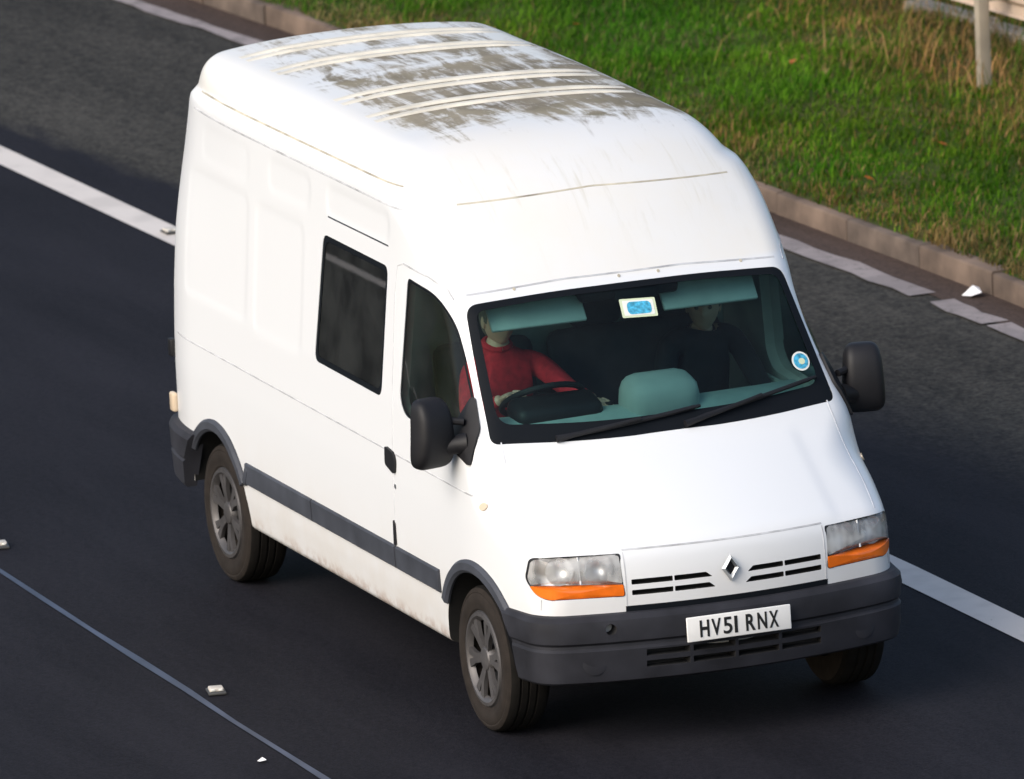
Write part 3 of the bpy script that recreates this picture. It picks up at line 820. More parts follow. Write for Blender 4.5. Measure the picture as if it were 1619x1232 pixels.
# ---- glass
ws = patch('windscreen', WS_OUT, 'front', -.004, M['glass'], van, 14)
ring('black_border', WS_OUT, WS_IN, 'front', -.0015, M['seal'], ws, 4)
def print_patch(name, pts, mat, off): return patch(name, pts, 'front', off, mat, ws, 3)
st_ = round_poly([(-.078, 1.826), (.098, 1.818), (.108, 1.895), (-.070, 1.903)], .006, 4)
print_patch('permit_sticker', st_, M['cream_ink'], .002)
sc = st_.mean(0)
print_patch('permit_sticker_print', sc + (st_ - sc) * np.array([.86, .80]), M['white_ink'], .0032)
print_patch('permit_sticker_panel', sc + (resample(round_poly([(-.06, -.024), (.06, -.028), (.066, .022), (-.054, .027)], .02, 6), 32)), M['blue_ink'], .0044)
th = np.linspace(0, 2 * np.pi, 33)[:-1]
circ = np.stack([np.cos(th), np.sin(th)], 1)
dc = np.array([.745, 1.549])
print_patch('tax_disc', dc + circ * (.047, .040), M['white_ink'], .002)
print_patch('tax_disc_print', dc + circ * (.038, .032), M['blue_ink'], .0032)
print_patch('tax_disc_centre', dc + np.array([.004, -.002]) + circ * (.017, .013), M['cream_ink'], .0044)

def inset(ol, d):
    ol = np.asarray(ol); c_ = ol.mean(0); s_ = (np.abs(ol - c_).max(0) - d) / np.abs(ol - c_).max(0)
    return c_ + (ol - c_) * s_
for mode in ('right', 'left'):
    w_ = patch('door_window', DW_OUT, mode, -.006, M['glass_side'], van, 8)
    ring('window_rubber', DW_OUT, inset(DW_OUT, .018), mode, -.003, M['seal'], w_, 2)
w_ = patch('side_window', CW_OUT, 'right', -.006, M['glass_dark'], van, 8)
ring('window_rubber', CW_OUT, inset(CW_OUT, .030), 'right', -.003, M['seal'], w_, 2)

# ---- panel gaps: raised strips whose tone stands in for the seams' shade
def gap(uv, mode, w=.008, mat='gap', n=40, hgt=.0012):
    ribbon('panel_gap_shade', onto(resample(uv, n, False), mode), w, hgt, M[mat], van, sink=.003)
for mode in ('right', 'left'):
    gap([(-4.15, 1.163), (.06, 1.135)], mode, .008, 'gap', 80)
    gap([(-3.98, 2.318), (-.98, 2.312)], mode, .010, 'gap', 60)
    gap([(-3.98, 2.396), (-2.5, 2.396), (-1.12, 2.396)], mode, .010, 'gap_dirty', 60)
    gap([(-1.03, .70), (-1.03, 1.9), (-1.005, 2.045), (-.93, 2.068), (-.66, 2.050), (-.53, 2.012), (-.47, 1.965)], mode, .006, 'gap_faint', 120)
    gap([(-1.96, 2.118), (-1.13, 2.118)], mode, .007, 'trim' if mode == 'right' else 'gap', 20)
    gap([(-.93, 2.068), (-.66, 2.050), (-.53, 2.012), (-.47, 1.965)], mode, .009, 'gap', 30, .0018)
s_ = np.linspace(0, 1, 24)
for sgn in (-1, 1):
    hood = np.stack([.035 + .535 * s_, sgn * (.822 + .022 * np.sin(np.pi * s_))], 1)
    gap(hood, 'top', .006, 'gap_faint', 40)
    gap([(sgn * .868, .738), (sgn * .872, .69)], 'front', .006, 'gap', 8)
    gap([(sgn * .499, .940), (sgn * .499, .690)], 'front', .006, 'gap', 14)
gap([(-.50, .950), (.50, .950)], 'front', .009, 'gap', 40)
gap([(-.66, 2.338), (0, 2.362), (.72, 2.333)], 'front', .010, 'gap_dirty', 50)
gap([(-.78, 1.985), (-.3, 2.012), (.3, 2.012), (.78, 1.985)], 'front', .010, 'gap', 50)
for yr in (-.55, -.03, .17, .60): patch('roof_fixing', np.array([yr, 1.998 - .02 * yr * yr]) + circ * (.007, .006), 'front', .003, M['gap_dirty'], van, 2, .006)
gap([(-.505, .676), (.505, .676)], 'front', .030, 'seal', 40)  # black strip painted for the shaded recess above the bumper

# ---- roof ribs, in pairs
for xr in (-1.90, -2.02, -2.36, -2.47, -3.27, -3.37, -3.72, -3.82):
    yy = np.linspace(-.66, .66, 40)
    ribbon('roof_rib', top_pt(np.full(40, xr) + .012 * np.sin(yy * 2), yy), .055, .011, M['rib'], van, bev=.9, taper=1 - .95 * np.abs(yy / .66) ** 5)

# ---- front bumper
def bumper_path(zref, xe, n=61):
    """plan outline of the body at height zref from the centre to the side at x = xe (van's right side), as (x, y)"""
    ang = np.linspace(0, R(115), 300); cx = .25
    r_ = bisect(lambda q: F(cx + q * np.cos(ang), -q * np.sin(ang), np.full(300, zref)), np.full(300, 1.6), np.full(300, .15))
    p = np.stack([cx + r_ * np.cos(ang), -r_ * np.sin(ang)], 1)
    keep = p[:, 0] >= xe; p = p[keep]
    return resample(p, n, False)
ROWS = [(.338, -.03), (.338, .020), (.350, .042), (.40, .056), (.500, .064), (.512, .050), (.526, .048), (.540, .064), (.60, .070), (.640, .060), (.662, .030), (.668, -.03)]
nb = 61; V = []
for z, dd in ROWS:
    xe = math.sqrt(max((ARC + .012) ** 2 - (z - .352) ** 2, .01)) + .004
    p = bumper_path(.58, xe, nb); t = np.gradient(p, axis=0); t /= np.linalg.norm(t, axis=1, keepdims=True)
    nr = np.stack([-t[:, 1], t[:, 0]], 1); nr *= np.sign((nr * (p - [0, 0])).sum(1))[:, None]
    k_ = dd * (1 - .45 * sm(np.linspace(0, 1, nb), .6, 1.0)) if dd > 0 else np.full(nb, dd)
    q = p + nr * k_[:, None]
    full = np.vstack([q[::-1], (q * [1, -1])[1:]])
    V.append(np.column_stack([full, np.full(len(full), z)]))
nr_, nc_ = len(V), len(V[0]); V = np.vstack(V)
ff = [(i * nc_ + j, i * nc_ + j + 1, ((i + 1) % nr_) * nc_ + j + 1, ((i + 1) % nr_) * nc_ + j) for i in range(nr_) for j in range(nc_ - 1)]
ff += [tuple(i * nc_ for i in range(nr_)), tuple(i * nc_ + nc_ - 1 for i in range(nr_))]
bump = fix_normals(mesh_np('front_bumper', V, ff, [M['bumper']], van, smooth=False))
bc = []
for z0 in (.476, .422):
    for a in range(4):
        y0, y1 = -.44 + a * .222, -.44 + a * .222 + .206
        bc.append(MB().box((.83, (y0 + y1) / 2, z0), (.16, y1 - y0, .030)).build('cutter', M['slot'], None, False))
n = 20
bc.append(MB().tube([(.62, -.60, .60), (.95, -.60, .60)], .026, 20).build('cutter', M['slot'], None, False))
cut(bump, bc)
bump.data.polygons.foreach_set('use_smooth', [True] * len(bump.data.polygons)); bump.data.set_sharp_from_angle(angle=R(28))
for sgn in (-1, 1):
    i_ = 40
    mb = MB(); p_ = bumper_path(.58, .40, 200); i_ = int(np.argmin(np.abs(p_[:, 1] + .66))); t_ = p_[i_ + 1] - p_[i_ - 1]; t_ /= np.linalg.norm(t_)
    nrm = Vector((abs(t_[1]), sgn * abs(t_[0]), 0)); c0 = Vector((p_[i_, 0], -sgn * p_[i_, 1], .445)) + nrm * .045
    mb.tube([c0, c0 + nrm * .011, c0 + nrm * .013], [.060, .060, .055], 28).build('fog_lamp_blank', M['bumper'], bump)

# ---- number plate
px = .78 + .070 + .012
np_o = MB().box((px, 0, .570), (.010, .520, .116), Matrix.Rotation(R(-3), 3, 'Y'), .004).build('number_plate', M['plate'], van)
pen = 0.0; glyphs = []
for ch in 'HV51 RNX':
    if ch == ' ': pen += .030; continue
    cv = bpy.data.curves.new('plate_text', 'FONT'); cv.body = ch; cv.size = .115; cv.extrude = .0008; cv.offset = .0016 if ch in '51' else .0029
    to = bpy.data.objects.new('plate_text', cv); C.objects.link(to)
    dg = bpy.context.evaluated_depsgraph_get(); tm = bpy.data.meshes.new_from_object(to.evaluated_get(dg), depsgraph=dg)
    bpy.data.objects.remove(to)
    tv = np.empty(len(tm.vertices) * 3); tm.vertices.foreach_get('co', tv); tv = tv.reshape(-1, 3); mn, mx_ = tv.min(0), tv.max(0)
    wd = .0155 if ch == '1' else .044 if ch == '5' else .047
    tv[:, 0] = (tv[:, 0] - mn[0]) / (mx_[0] - mn[0]) * wd + pen; tv[:, 1] = ((tv[:, 1] - mn[1]) / (mx_[1] - mn[1]) - .5) * .079
    pen += wd + .0115; glyphs.append((tm, tv))
for tm, tv in glyphs:
    yy_ = tv[:, 0] - (pen - .0115) / 2
    tw = np.stack([np.full(len(tv), px + .0062) + tv[:, 2] - tv[:, 1] * math.tan(R(3)), yy_, .570 + tv[:, 1]], 1)
    tm.vertices.foreach_set('co', tw.astype(np.float32).ravel()); tm.update(); tm.materials.clear(); tm.materials.append(M['ink'])
    lo_ = bpy.data.objects.new('plate_character', tm); C.objects.link(lo_); lo_.parent = np_o

# ---- badge: an upright diamond ring
bx_ = float(front_pt([0.0], [.815])[0][0]) + .004
mb = MB(); o_ = [(0, .066), (.045, 0), (0, -.066), (-.045, 0)]; i2 = [(0, .034), (.021, 0), (0, -.034), (-.021, 0)]; mid = [(0, .050), (.033, 0), (0, -.050), (-.033, 0)]
v = [(0, y, z) for y, z in o_] + [(.016, y, z) for y, z in mid] + [(0.002, y, z) for y, z in i2]
f = [(i, (i + 1) % 4, 4 + (i + 1) % 4, 4 + i) for i in range(4)] + [(4 + i, 4 + (i + 1) % 4, 8 + (i + 1) % 4, 8 + i) for i in range(4)]
v = [(bx_ + .006 + p[0], p[1], .822 + p[2]) for p in v]
bd = mb.add(v, f).build('badge', M['badge'], van, smooth=False)
MB().add([(bx_ + .004, y * .8, .822 + z * .8) for y, z in o_], [(0, 1, 2, 3)]).build('badge_backing', M['black'], bd, False)

# ---- headlights
for sgn in (-1, 1):
    h = empty('headlight', (0, 0, 0)); h.parent = van
    ol = HL if sgn < 0 else mir(HL)
    up_ = round_poly([(sgn * .514, .934), (sgn * .891, .929), (sgn * .909, .83), (sgn * .902, .806), (sgn * .514, .802)], [.012, .03, .02, .01, .01], 7)
    lo2 = round_poly([(sgn * .512, .795), (sgn * .901, .799), (sgn * .884, .760), (sgn * .845, .741), (sgn * .510, .741)], [.008, .01, .035, .03, .012], 7)
    patch('lens', up_, 'front', .002, M['lens'], h, 8)
    patch('indicator', lo2, 'front', .004, M['amber'], h, 8, .02)
    pd = front_pt([sgn * .70, sgn * .70], [.806, .930]); MB().tube(pd - [[.012, 0, 0]] * 2, .006, 8).build('lamp_divider', M['chrome'], h)
    ring('lamp_surround', ol, inset(ol, .008), 'front', .0025, M['black'], h, 1)
    for yc, rr in ((.615, .070), (.790, .066)):
        p0 = front_pt([sgn * yc], [.868])[0]; nn_ = grad(p0[None])[0]; nn_ = nn_ * np.array([1, .6, .3]); nn_ /= np.linalg.norm(nn_)
        bowl = [(.012, -.075), (.03, -.068), (.048, -.05), (rr, -.020)]
        a = Vector(nn_); b1 = a.orthogonal().normalized(); b2 = a.cross(b1); mbb = MB(); vv = []; kk = 24
        for r_, t_ in bowl:
            for q in range(kk):
                w = 2 * math.pi * q / kk; vv.append(Vector(p0) + a * (t_ - .004) + (b1 * math.cos(w) + b2 * math.sin(w)) * r_)
        fq = [(i * kk + q, i * kk + (q + 1) % kk, (i + 1) * kk + (q + 1) % kk, (i + 1) * kk + q) for i in range(3) for q in range(kk)]
        fq.append(tuple(range(kk)))
        mbb.add(vv, fq).build('reflector', M['chrome'], h)

# ---- side mouldings, arch trims, rear bumper
for mode, s_ in (('right', -1), ('left', 1)):
    for x0, x1 in ((-3.14, -2.20), (-2.185, -1.04), (-1.02, -.45)):
        ribbon('side_moulding', onto(resample([(x0, .634), (x1, .634)], 24, False), mode), .112, .014, M['trim'], van, bev=.5)
    for xc, a0, a1 in ((0.0, 38, 152), (-3.578, 30, 140)):
        a = np.radians(np.linspace(a0, a1, 40)); rr = ARC + .026
        pts = onto(np.stack([xc + rr * np.cos(a), .352 + rr * np.sin(a)], 1), mode)
        ribbon('wheel_arch_trim', pts, .062, .022, M['trim'], van, bev=.6)
    a = np.radians(np.linspace(8, 40, 2))
    ribbon('side_moulding', onto(resample([(-3.578 + ARC + .035, .634 - .02), (-3.16, .634)], 6, False), mode), .112, .016, M['trim'], van, bev=.5)

ang = np.linspace(R(35), R(180), 260); cx = -3.95
r_ = bisect(lambda q: F(cx + q * np.cos(ang), -q * np.sin(ang), np.full(260, .72)), np.full(260, 1.6), np.full(260, .2))
p = np.stack([cx + r_ * np.cos(ang), -r_ * np.sin(ang)], 1); V = []; n_ = 50
for z, dd in [(.40, -.03), (.40, .02), (.42, .035), (.54, .045), (.552, .036), (.565, .045), (.67, .05), (.70, .035), (.705, -.03)]:
    xe = -3.578 - math.sqrt((ARC + .02) ** 2 - (z - .352) ** 2)
    q = resample(p[p[:, 0] <= xe], n_, False); t = np.gradient(q, axis=0); t /= np.linalg.norm(t, axis=1, keepdims=True)
    nr = np.stack([t[:, 1], -t[:, 0]], 1); nr *= np.sign((nr * (q - [cx, 0])).sum(1))[:, None]
    q = q + nr * dd; full = np.vstack([q, (q * [1, -1])[::-1][1:]]); V.append(np.column_stack([full, np.full(len(full), z)]))
nr_, nc_ = len(V), len(V[0]); V = np.vstack(V)
ff = [(i * nc_ + j, i * nc_ + j + 1, ((i + 1) % nr_) * nc_ + j + 1, ((i + 1) % nr_) * nc_ + j) for i in range(nr_) for j in range(nc_ - 1)]
ff += [tuple(i * nc_ for i in range(nr_)), tuple(i * nc_ + nc_ - 1 for i in range(nr_))]
fix_normals(mesh_np('rear_bumper', V, ff, M['bumper'], van, smooth=True, sharp=28))
for s_ in (-1, 1):
    q = side_pt([-4.26], [.77], s_)[0]
    tl = MB().box((q[0] - .05, q[1] + s_ * .004, .775), (.06, .03, .10), None, .012).build('tail_light', M['cream_lens'], van)
    # hinges on the rear edge
    for hz in (1.06,):
        q = side_pt([-4.22], [hz], s_)[0]
        MB().box((q[0] - .06, q[1] + s_ * .0, hz), (.05, .03, .09), None, .008).build('rear_door_hinge', M['black'], van)

# ---- small things on the sides
for mode, s_ in (('right', -1), ('left', 1)):
    patch('door_handle', round_poly([(-1.105, 1.075), (-.985, 1.045), (-.975, 1.115), (-1.0, 1.150), (-1.105, 1.163)], [.02, .025, .03, .03, .015], 5), mode, .014, M['black'], van, 3, .02)
    patch('door_check', round_poly([(-1.048, .695), (-1.018, .695), (-1.024, .80), (-1.044, .815)], .006, 4), mode, .008, M['black'], van, 2, .012)
    patch('side_repeater', np.array([.115, 1.098]) + circ * (.024, .017), mode, .008, M['cream_lens'], van, 3, .012)
    patch('door_lock', np.array([-1.0, .985]) + circ * (.012, .012), mode, .003, M['badge'], van, 2, .006)

# ---- door mirrors
for mode, s_ in (('right', -1), ('left', 1)):
    base = patch('door_mirror', round_poly([(-.30, 1.335), (-.012, 1.268), (-.040, 1.42), (-.16, 1.565)], [.02, .02, .03, .02], 5), mode, .016, M['black'], van, 3, .03)
    # housing: a tall rounded shell
    bm = bmesh.new(); bmesh.ops.create_uvsphere(bm, u_segments=32, v_segments=20, radius=1)
    sgnp = lambda q, e: math.copysign(abs(q) ** e, q)
    for q in bm.verts:
        x, y, z = q.co
        x, y, z = sgnp(x, .75) * .085, sgnp(y, .42) * .098, sgnp(z, .42) * .168
        if x < -.035: x = -.035
        x *= 1 - .25 * abs(z / .168) ** 2
        y *= 1 - .10 * (z / .168)
        x += .02 * (z / .168) ** 2 * (-1)
        q.co = (x, y, z)
    bm.verts.index_update()
    vv = [tuple(Matrix.Rotation(s_ * R(-14), 3, 'Z') @ q.co) for q in bm.verts]; fq = [tuple(q.index for q in fc.verts) for fc in bm.faces]; bm.free()
    cxyz = (-.165, s_ * 1.092, 1.412)
    hs = MB().add([(p[0] + cxyz[0], p[1] + cxyz[1], p[2] + cxyz[2]) for p in vv], fq).build('mirror_housing', M['black'], base)
    MB().tube([(-.10, s_ * .935, 1.36), (-.125, s_ * .985, 1.355), (-.145, s_ * 1.04, 1.345)], [.055, .045, .045], 16).build('mirror_arm', M['black'], base)
    MB().tube([(-.12, s_ * .945, 1.46), (-.15, s_ * 1.02, 1.47)], [.018, .018], 10).build('mirror_stay', M['black'], base)
    MB().box((cxyz[0] - .037, cxyz[1], cxyz[2]), (.004, .120, .22), Matrix.Rotation(s_ * R(-14), 3, 'Z'), .001).build('mirror_glass', M['chrome'], base)

# ---- wipers
for y0, z0, y1, z1, yb, zb in ((-.50, 1.372, .16, 1.432, -.57, 1.364), (.13, 1.385, .79, 1.472, .06, 1.366)):
    t = np.linspace(0, 1, 16); P = front_pt(y0 + (y1 - y0) * t, z0 + (z1 - z0) * t); N = grad(P)
    bl = MB().tube(P + N * .012, [.008] + [.011] * 14 + [.008], 8).build('wiper', M['black'], van)
    ym, zm = y0 + (y1 - y0) * .52, z0 + (z1 - z0) * .52
    A = front_pt(np.linspace(yb, ym, 8), np.linspace(zb, zm, 8)); NA = grad(A)
    MB().tube(A + NA * np.linspace(.014, .035, 8)[:, None], [.018, .014, .012, .012, .011, .010, .009, .009], 8).build('wiper_arm', M['black'], bl)

# ---- wheels
def wheel(xc, s_):
    w = empty('wheel', (0, 0, 0)); w.parent = van
    c_ = (xc, 0, .3455)
    MB().lathe_y([(.318, .742), (.340, .760), (.3455, .780), (.3455, .805), (.338, .808), (.338, .816), (.3455, .819), (.3455, .846), (.338, .849), (.338, .857), (.3455, .860), (.3455, .887), (.338, .890), (.338, .898), (.3455, .901), (.3445, .925), (.337, .941)], c_, 72, s_).build('tread', M['tread'], w)
    MB().lathe_y([(.205, .745), (.27, .737), (.320, .742), (.325, .80), (.325, .93), (.3365, .9405), (.330, .947), (.318, .952), (.312, .950), (.300, .957), (.270, .958), (.262, .955), (.238, .952), (.226, .940), (.205, .930), (.205, .745)], c_, 72, s_).build('tyre', M['tyre'], w)
    rim = MB().lathe_y([(.0, .860), (.12, .865), (.19, .850), (.212, .86), (.218, .93), (.226, .948), (.230, .944), (.222, .80)], c_, 48, s_).build('rim', M['steel'], w)
    tr_ = MB()
    tr_.lathe_y([(.226, .946), (.222, .956), (.205, .958), (.188, .944), (.182, .930)], c_, 48, s_)
    tr_.lathe_y([(.0, .952), (.030, .952), (.052, .946), (.064, .930), (.066, .90)], c_, 32, s_)
    a0 = rng.uniform(0, 1)
    for k in range(6):
        a = 2 * math.pi * (k / 6) + a0
        for da in (-.16, .16):
            vv = []
            for r_, hw_, yo in ((.050, .017, .940), (.12, .014, .948), (.195, .020, .950)):
                aa = a + da * (r_ / .195)
                for sd, dy in ((-1, -.02), (-1, 0), (1, 0), (1, -.02)):
                    vv.append((xc + r_ * math.cos(aa) - sd * hw_ * math.sin(aa), s_ * (yo + dy), .3455 + r_ * math.sin(aa) + sd * hw_ * math.cos(aa)))
            fq = [(i * 4 + j, i * 4 + (j + 1) % 4, (i + 1) * 4 + (j + 1) % 4, (i + 1) * 4 + j) for i in range(2) for j in range(4)] + [(0, 1, 2, 3), (8, 9, 10, 11)]
            tr_.add(vv, fq)
    tr_.build('wheel_trim', M['rim'], w)
for xc in (0.0, -3.578):
    for s_ in (-1, 1): wheel(xc, s_)
# axles and underfloor so that no daylight shows between the wheels
ub = MB().box((-1.9, 0, .30), (4.4, .9, .10), None, .02)
for xc in (0.0, -3.578): ub.tube([(xc, -.78, .345), (xc, .78, .345)], .05, 12)
ub.build('underbody', M['cavity'], van)

# ---- cab interior
pr = [(.02, 1.02), (.00, 1.345), (-.10, 1.425), (-.25, 1.422), (-.32, 1.33), (-.34, 1.02)]
pp = round_poly(pr, [.01, .03, .06, .04, .04, .01], 5); n = len(pp); mb = MB()
yv = (-.78, -.6, 0, .6, .78)
v = [(q[0] - .10 * y * y, y, q[1]) for y in yv for q in pp]
f = [(i * n + j, i * n + (j + 1) % n, (i + 1) * n + (j + 1) % n, (i + 1) * n + j) for i in range(4) for j in range(n)] + [tuple(range(n)), tuple(range(4 * n, 5 * n))]
da = mb.add(v, f).build('dashboard', M['dash'], van)
MB().box((-.17, .055, 1.44), (.24, .37, .24), Matrix.Rotation(R(14), 3, 'Y'), .085).build('centre_binnacle', M['visor'], da)
for vy in (-.03, .14): MB().box((-.285, vy, 1.46), (.02, .13, .07), Matrix.Rotation(R(14), 3, 'Y'), .008).build('air_vent', M['black'], da)
MB().box((-.22, -.45, 1.435), (.20, .44, .12), Matrix.Rotation(R(15), 3, 'Y'), .05).build('instrument_hood', M['black'], da)
# steering wheel
nv = Vector((-.52, 0, .854)); e1_ = Vector((.854, 0, .52)); e2_ = Vector((0, 1, 0)); sc_ = Vector((-.385, -.45, 1.455))
mb = MB(); K = 40
pts = [sc_ + .195 * (math.cos(2 * math.pi * k / K) * e1_ + math.sin(2 * math.pi * k / K) * e2_) for k in range(K + 1)]
mb.tube(pts, .015, 10, False)
for a in (90, -90, 180): mb.tube([sc_ - nv * .03, sc_ + .19 * (math.cos(R(a)) * e1_ + math.sin(R(a)) * e2_)], [.025, .014], 8)
mb.tube([sc_ - nv * .06, sc_ + nv * .01], [.06, .05], 16); mb.tube([sc_ - nv * .05, sc_ - nv * .26], .03, 10)
mb.build('steering_wheel', M['black'], van)
# seats
def seat(y0, y1, hr):
    w_ = y1 - y0; yc = (y0 + y1) / 2
    s1 = MB().box((-.82, yc, .885), (.52, w_, .17), Matrix.Rotation(R(-4), 3, 'Y'), .05).build('seat', M['seat'], van)
    MB().box((-1.06, yc, 1.27), (.13, w_, .70), Matrix.Rotation(R(-9), 3, 'Y'), .06).build('seat_back', M['seat'], s1)
    MB().box((-.82, yc, .71), (.42, w_ * .8, .18), None, .01).build('seat_base', M['black'], s1)
    for hy in hr:
        MB().box((-1.10, hy, 1.73), (.10, .27, .22), Matrix.Rotation(R(-6), 3, 'Y'), .05).build('headrest', M['seat'], s1)
        for dy in (-.06, .06): MB().tube([(-1.10, hy + dy, 1.58), (-1.10, hy + dy, 1.66)], .008, 8).build('headrest_post', M['steel'], s1)
seat(-.72, -.22, (-.47,))
seat(-.14, .74, (.10, .52))
MB().box((-1.27, 0, 1.46), (.03, 1.66, 1.66), None, .01).build('bulkhead', M['dash'], van)
for yc in (-.43, .44):
    MB().box((-.475, yc, 1.865), (.022, .48, .17), Matrix.Rotation(R(-38), 3, 'Y'), .009).build('sun_visor', M['visor'], van)
MB().box((-.47, .02, 1.935), (.16, .50, .06), Matrix.Rotation(R(20), 3, 'Y'), .02).build('overhead_console', M['black'], van)
rm = MB().box((-.40, .05, 1.905), (.03, .22, .06), None, .012).build('rear_view_mirror', M['black'], van)
for s_ in (-1, 1): MB().box((-.55, s_ * .88, 1.15), (.80, .03, .36), None, .012).build('door_card', M['dash'], van)

# ================================================================== THE PEOPLE IN THE CAB
def skin_mesh(joints, edges, root):
    names = list(joints); me = bpy.data.meshes.new('tmp')
    me.from_pydata([joints[k][0] for k in names], [(names.index(a), names.index(b)) for a, b in edges], [])
    o = bpy.data.objects.new('tmp', me); C.objects.link(o)
    md = o.modifiers.new('skin', 'SKIN'); md.use_smooth_shade = True
    sd = o.modifiers.new('sub', 'SUBSURF'); sd.levels = 2
    for i, k in enumerate(names):
        sv = me.skin_vertices[0].data[i]; r_ = joints[k][1]; sv.radius = r_ if hasattr(r_, '__len__') else (r_, r_)
        sv.use_root = (k == root)
    dg = bpy.context.evaluated_depsgraph_get(); e = bpy.data.meshes.new_from_object(o.evaluated_get(dg), depsgraph=dg)
    v = [tuple(q.co) for q in e.vertices]; f = [tuple(p.vertices) for p in e.polygons]
    bpy.data.objects.remove(o); bpy.data.meshes.remove(me); bpy.data.meshes.remove(e)
    return v, f

def hand(wr, dirv, palm_n, s, curl):
    """palm and five fingers as skinned chains; dirv along the fingers, palm_n out of the palm, s = +1 when the thumb lies on dirv x palm_n"""
    dv = Vector(dirv).normalized(); pn = Vector(palm_n); pn = (pn - pn.dot(dv) * dv).normalized(); sd = dv.cross(pn) * s; out = []
    j = {'w': (Vector(wr), (.024, .020)), 'p': (Vector(wr) + dv * .045, (.036, .017)), 'k': (Vector(wr) + dv * .082, (.038, .015))}
    out.append(skin_mesh({k: (tuple(q[0]), q[1]) for k, q in j.items()}, [('w', 'p'), ('p', 'k')], 'w'))
    for off, L in ((.030, .072), (.010, .080), (-.010, .075), (-.029, .058)):
        b = Vector(wr) + dv * .080 + sd * off; q = {'a': (tuple(b - dv * .02), .0095)}; p = b.copy(); ang = .15; prev = 'a'; ed = []
        for i, (fr, rr) in enumerate(((.42, .0092), (.32, .0088), (.26, .0075))):
            ang += curl; p = p + (dv * math.cos(ang) + pn * math.sin(ang)) * L * fr; nm = 'j%d' % i; q[nm] = (tuple(p), rr); ed.append((prev, nm)); prev = nm
        out.append(skin_mesh(q, ed, 'a'))
    b = Vector(wr) + dv * .02 + sd * .026; t1 = b + dv * .03 + sd * .022 + pn * .015; t2 = t1 + dv * .028 + sd * .004 + pn * .014
    out.append(skin_mesh({'a': (tuple(b), .012), 'b': (tuple(t1), .011), 'c': (tuple(t2), .009)}, [('a', 'b'), ('b', 'c')], 'a'))
    return out

def head(c0, yaw, pitch):
    """head with brow, nose, lips, chin and ears; faces +X before turning"""
    bm = bmesh.new(); bmesh.ops.create_uvsphere(bm, u_segments=40, v_segments=32, radius=1)
    ga = lambda y, z, cy, cz, sy, sz: math.exp(-((y - cy) / sy) ** 2 - ((z - cz) / sz) ** 2)
    for q in bm.verts:
        x, y, z = q.co
        k = 1 - .28 * max(0, -z) ** 1.5
        X, Y, Z = x * .098, y * .077 * k, z * .122
        if x > 0:
            X -= .010 * max(0, -z) ** 2
            X += .026 * ga(Y, Z, 0, -.018, .012, .020) * (x > .3) + .010 * ga(Y, Z, 0, .010, .009, .028)
            for s in (-1, 1): X -= .013 * ga(Y, Z, s * .031, .014, .016, .011); 
            X += .006 * ga(Y, Z, 0, .036, .05, .010) + .007 * ga(Y, Z, 0, -.054, .022, .006) + .006 * ga(Y, Z, 0, -.068, .020, .006) - .005 * ga(Y, Z, 0, -.061, .02, .003) + .010 * ga(Y, Z, 0, -.098, .026, .018)
        q.co = (X, Y, Z)
    bm.verts.index_update(); v = [q.co.copy() for q in bm.verts]; f = [tuple(q.index for q in fc.verts) for fc in bm.faces]; bm.free()
    for s in (-1, 1):
        bm = bmesh.new(); bmesh.ops.create_uvsphere(bm, u_segments=12, v_segments=10, radius=1)
        k = len(v); bm.verts.index_update()
        v += [Vector((-.005 + q.co.x * .018, s * .078 + q.co.y * .009, -.004 + q.co.z * .032)) for q in bm.verts]; f += [tuple(q.index + k for q in fc.verts) for fc in bm.faces]; bm.free()
    rot = Matrix.Rotation(yaw, 3, 'Z') @ Matrix.Rotation(pitch, 3, 'Y')
    w = lambda p: tuple(rot @ Vector(p) + Vector(c0))
    return [w(p) for p in v], f, w

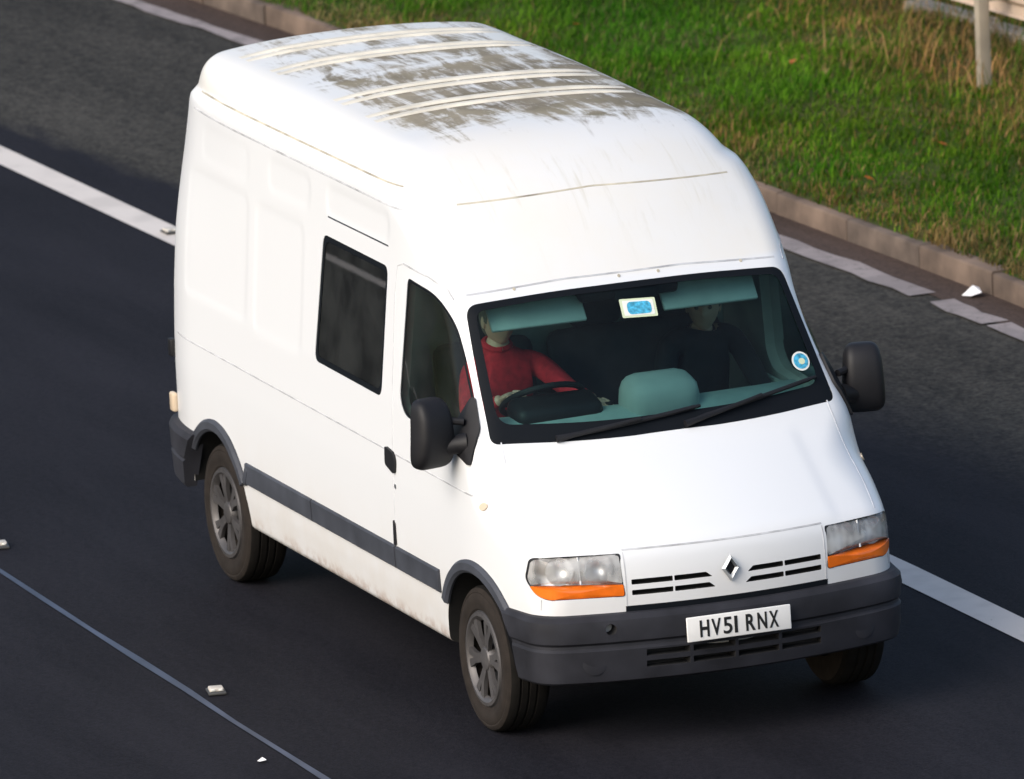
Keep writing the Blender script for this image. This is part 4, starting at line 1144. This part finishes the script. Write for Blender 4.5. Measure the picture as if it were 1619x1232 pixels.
def person(name, label, top, yo, J, elbowL, handL, elbowR, handR, yaw, lean, hl, hr):
    hx, hy, hz = J
    pel = (-.92, yo, 1.04)
    j = {'pelvis': (pel, (.15, .12)), 'waist': ((-.93, yo, 1.20), (.145, .115)), 'chest': ((-.91 + lean, yo, 1.40), (.165, .125)), 'collar': ((-.89 + lean, yo, 1.545), (.115, .09)), 'neck': ((hx - .03, hy, hz - .14), .056), 'nape': ((hx - .015, hy, hz - .06), .055),
         'shL': ((-.88 + lean, yo + .17, 1.535), .066), 'elL': (elbowL, .048), 'wrL': (handL, .029), 'shR': ((-.88 + lean, yo - .17, 1.535), .066), 'elR': (elbowR, .048), 'wrR': (handR, .029),
         'hipL': ((-.86, yo + .09, 1.04), .095), 'knL': ((-.50, yo + .12, 1.07), .066), 'anL': ((-.56, yo + .12, .72), .042), 'toL': ((-.47, yo + .12, .665), .035),
         'hipR': ((-.86, yo - .09, 1.04), .095), 'knR': ((-.50, yo - .12, 1.07), .066), 'anR': ((-.56, yo - .12, .72), .042), 'toR': ((-.47, yo - .12, .665), .035)}
    ed = [('pelvis', 'waist'), ('waist', 'chest'), ('chest', 'collar'), ('collar', 'neck'), ('neck', 'nape'), ('collar', 'shL'), ('shL', 'elL'), ('elL', 'wrL'), ('collar', 'shR'), ('shR', 'elR'), ('elR', 'wrR'),
          ('pelvis', 'hipL'), ('hipL', 'knL'), ('knL', 'anL'), ('anL', 'toL'), ('pelvis', 'hipR'), ('hipR', 'knR'), ('knR', 'anR'), ('anR', 'toR')]
    v, f = skin_mesh(j, ed, 'pelvis')
    va = np.array(v); v = list(v); f = list(f); nb_ = len(f)
    hv, hf, w = head(J, yaw, R(4)); k = len(v); v += hv; f += [tuple(i + k for i in q) for q in hf]
    for wr, el, s, cu, pn in ((handL, elbowL, hl[0], hl[1], hl[2]), (handR, elbowR, hr[0], hr[1], hr[2])):
        for q, g_ in hand(Vector(wr) - (Vector(wr) - Vector(el)).normalized() * .01, Vector(wr) - Vector(el), pn, s, cu):
            k = len(v); v += q; f += [tuple(i + k for i in p) for p in g_]
    o = mesh_np(name, np.array(v), f, [M['skin'], top, M['trouser']], None, smooth=True, sharp=0)
    idx = np.zeros(len(f), np.int32)
    for i in range(nb_):
        cc = va[list(f[i])].mean(0)
        dL = np.linalg.norm(cc - np.array(handL)); dR = np.linalg.norm(cc - np.array(handR))
        if cc[2] > hz - .135 and np.hypot(cc[1] - hy, cc[0] - hx + .03) < .075: idx[i] = 0
        elif min(dL, dR) < .035: idx[i] = 0
        elif cc[2] < 1.12 and min(dL, dR) > .2: idx[i] = 2
        else: idx[i] = 1
    o.data.polygons.foreach_set('material_index', idx)
    an = np.linspace(0, 2 * np.pi, 25); cn = np.array([hx - .035, hy, hz - .125])
    MB().tube([tuple(cn + [.062 * math.cos(q), .060 * math.sin(q), -.018 * math.cos(q)]) for q in an], .017, 8, False).build('collar', top, o)
    # hair
    bm = bmesh.new(); bmesh.ops.create_uvsphere(bm, u_segments=32, v_segments=24, radius=1); bm.verts.index_update()
    hv = []
    for q in bm.verts:
        x, y, z = q.co; k = 1.055 + .02 * math.sin(9 * x + 7 * y) * math.sin(8 * z)
        lim = .42 if x > .3 else (-.05 if x > -.15 else -.62)
        if z < lim: k = .93
        hv.append(w((x * .099 * k - .004, y * .080 * k * (1 - .28 * max(0, -z) ** 1.5), z * .124 * k + .002)))
    hf = [tuple(q.index for q in fc.verts) for fc in bm.faces]; bm.free()
    mesh_np('hair', np.array(hv), hf, M['hair'], o, smooth=True, sharp=0)
    for s in (-1, 1):
        bm = bmesh.new(); bmesh.ops.create_uvsphere(bm, u_segments=12, v_segments=8, radius=.0115); bm.verts.index_update()
        mesh_np('eye', np.array([w(q.co + Vector((.079, s * .031, .013))) for q in bm.verts]), [tuple(q.index for q in fc.verts) for fc in bm.faces], M['hair'], o); bm.free()
    return tag(o, label, 'person')

drv = person('person', 'driver in a red jumper with hands at the steering wheel and gear lever', M['red'], -.47, (-.79, -.50, 1.775), (-.56, -.235, 1.44), (-.385, -.185, 1.42), (-.62, -.735, 1.36), (-.42, -.635, 1.475), R(8), .06,
             (1, .35, (0, .2, -1)), (1, .55, (.3, .5, -.6)))
pas = person('person', 'passenger in dark clothes sitting in the far seat behind the windscreen', M['navy'], .55, (-.86, .57, 1.70), (-.66, .80, 1.27), (-.50, .66, 1.22), (-.68, .27, 1.27), (-.50, .42, 1.22), R(-22), .02,
             (-1, .35, (0, -.2, -1)), (1, .35, (0, .2, -1)))
# gear lever under the driver's hand, from the dashboard
MB().tube([(-.30, -.10, 1.20), (-.31, -.12, 1.33), (-.315, -.135, 1.375)], [.012, .012, .012], 10).tube([(-.315, -.135, 1.37), (-.318, -.14, 1.42)], [.022, .020], 12).build('gear_lever', M['black'], van)
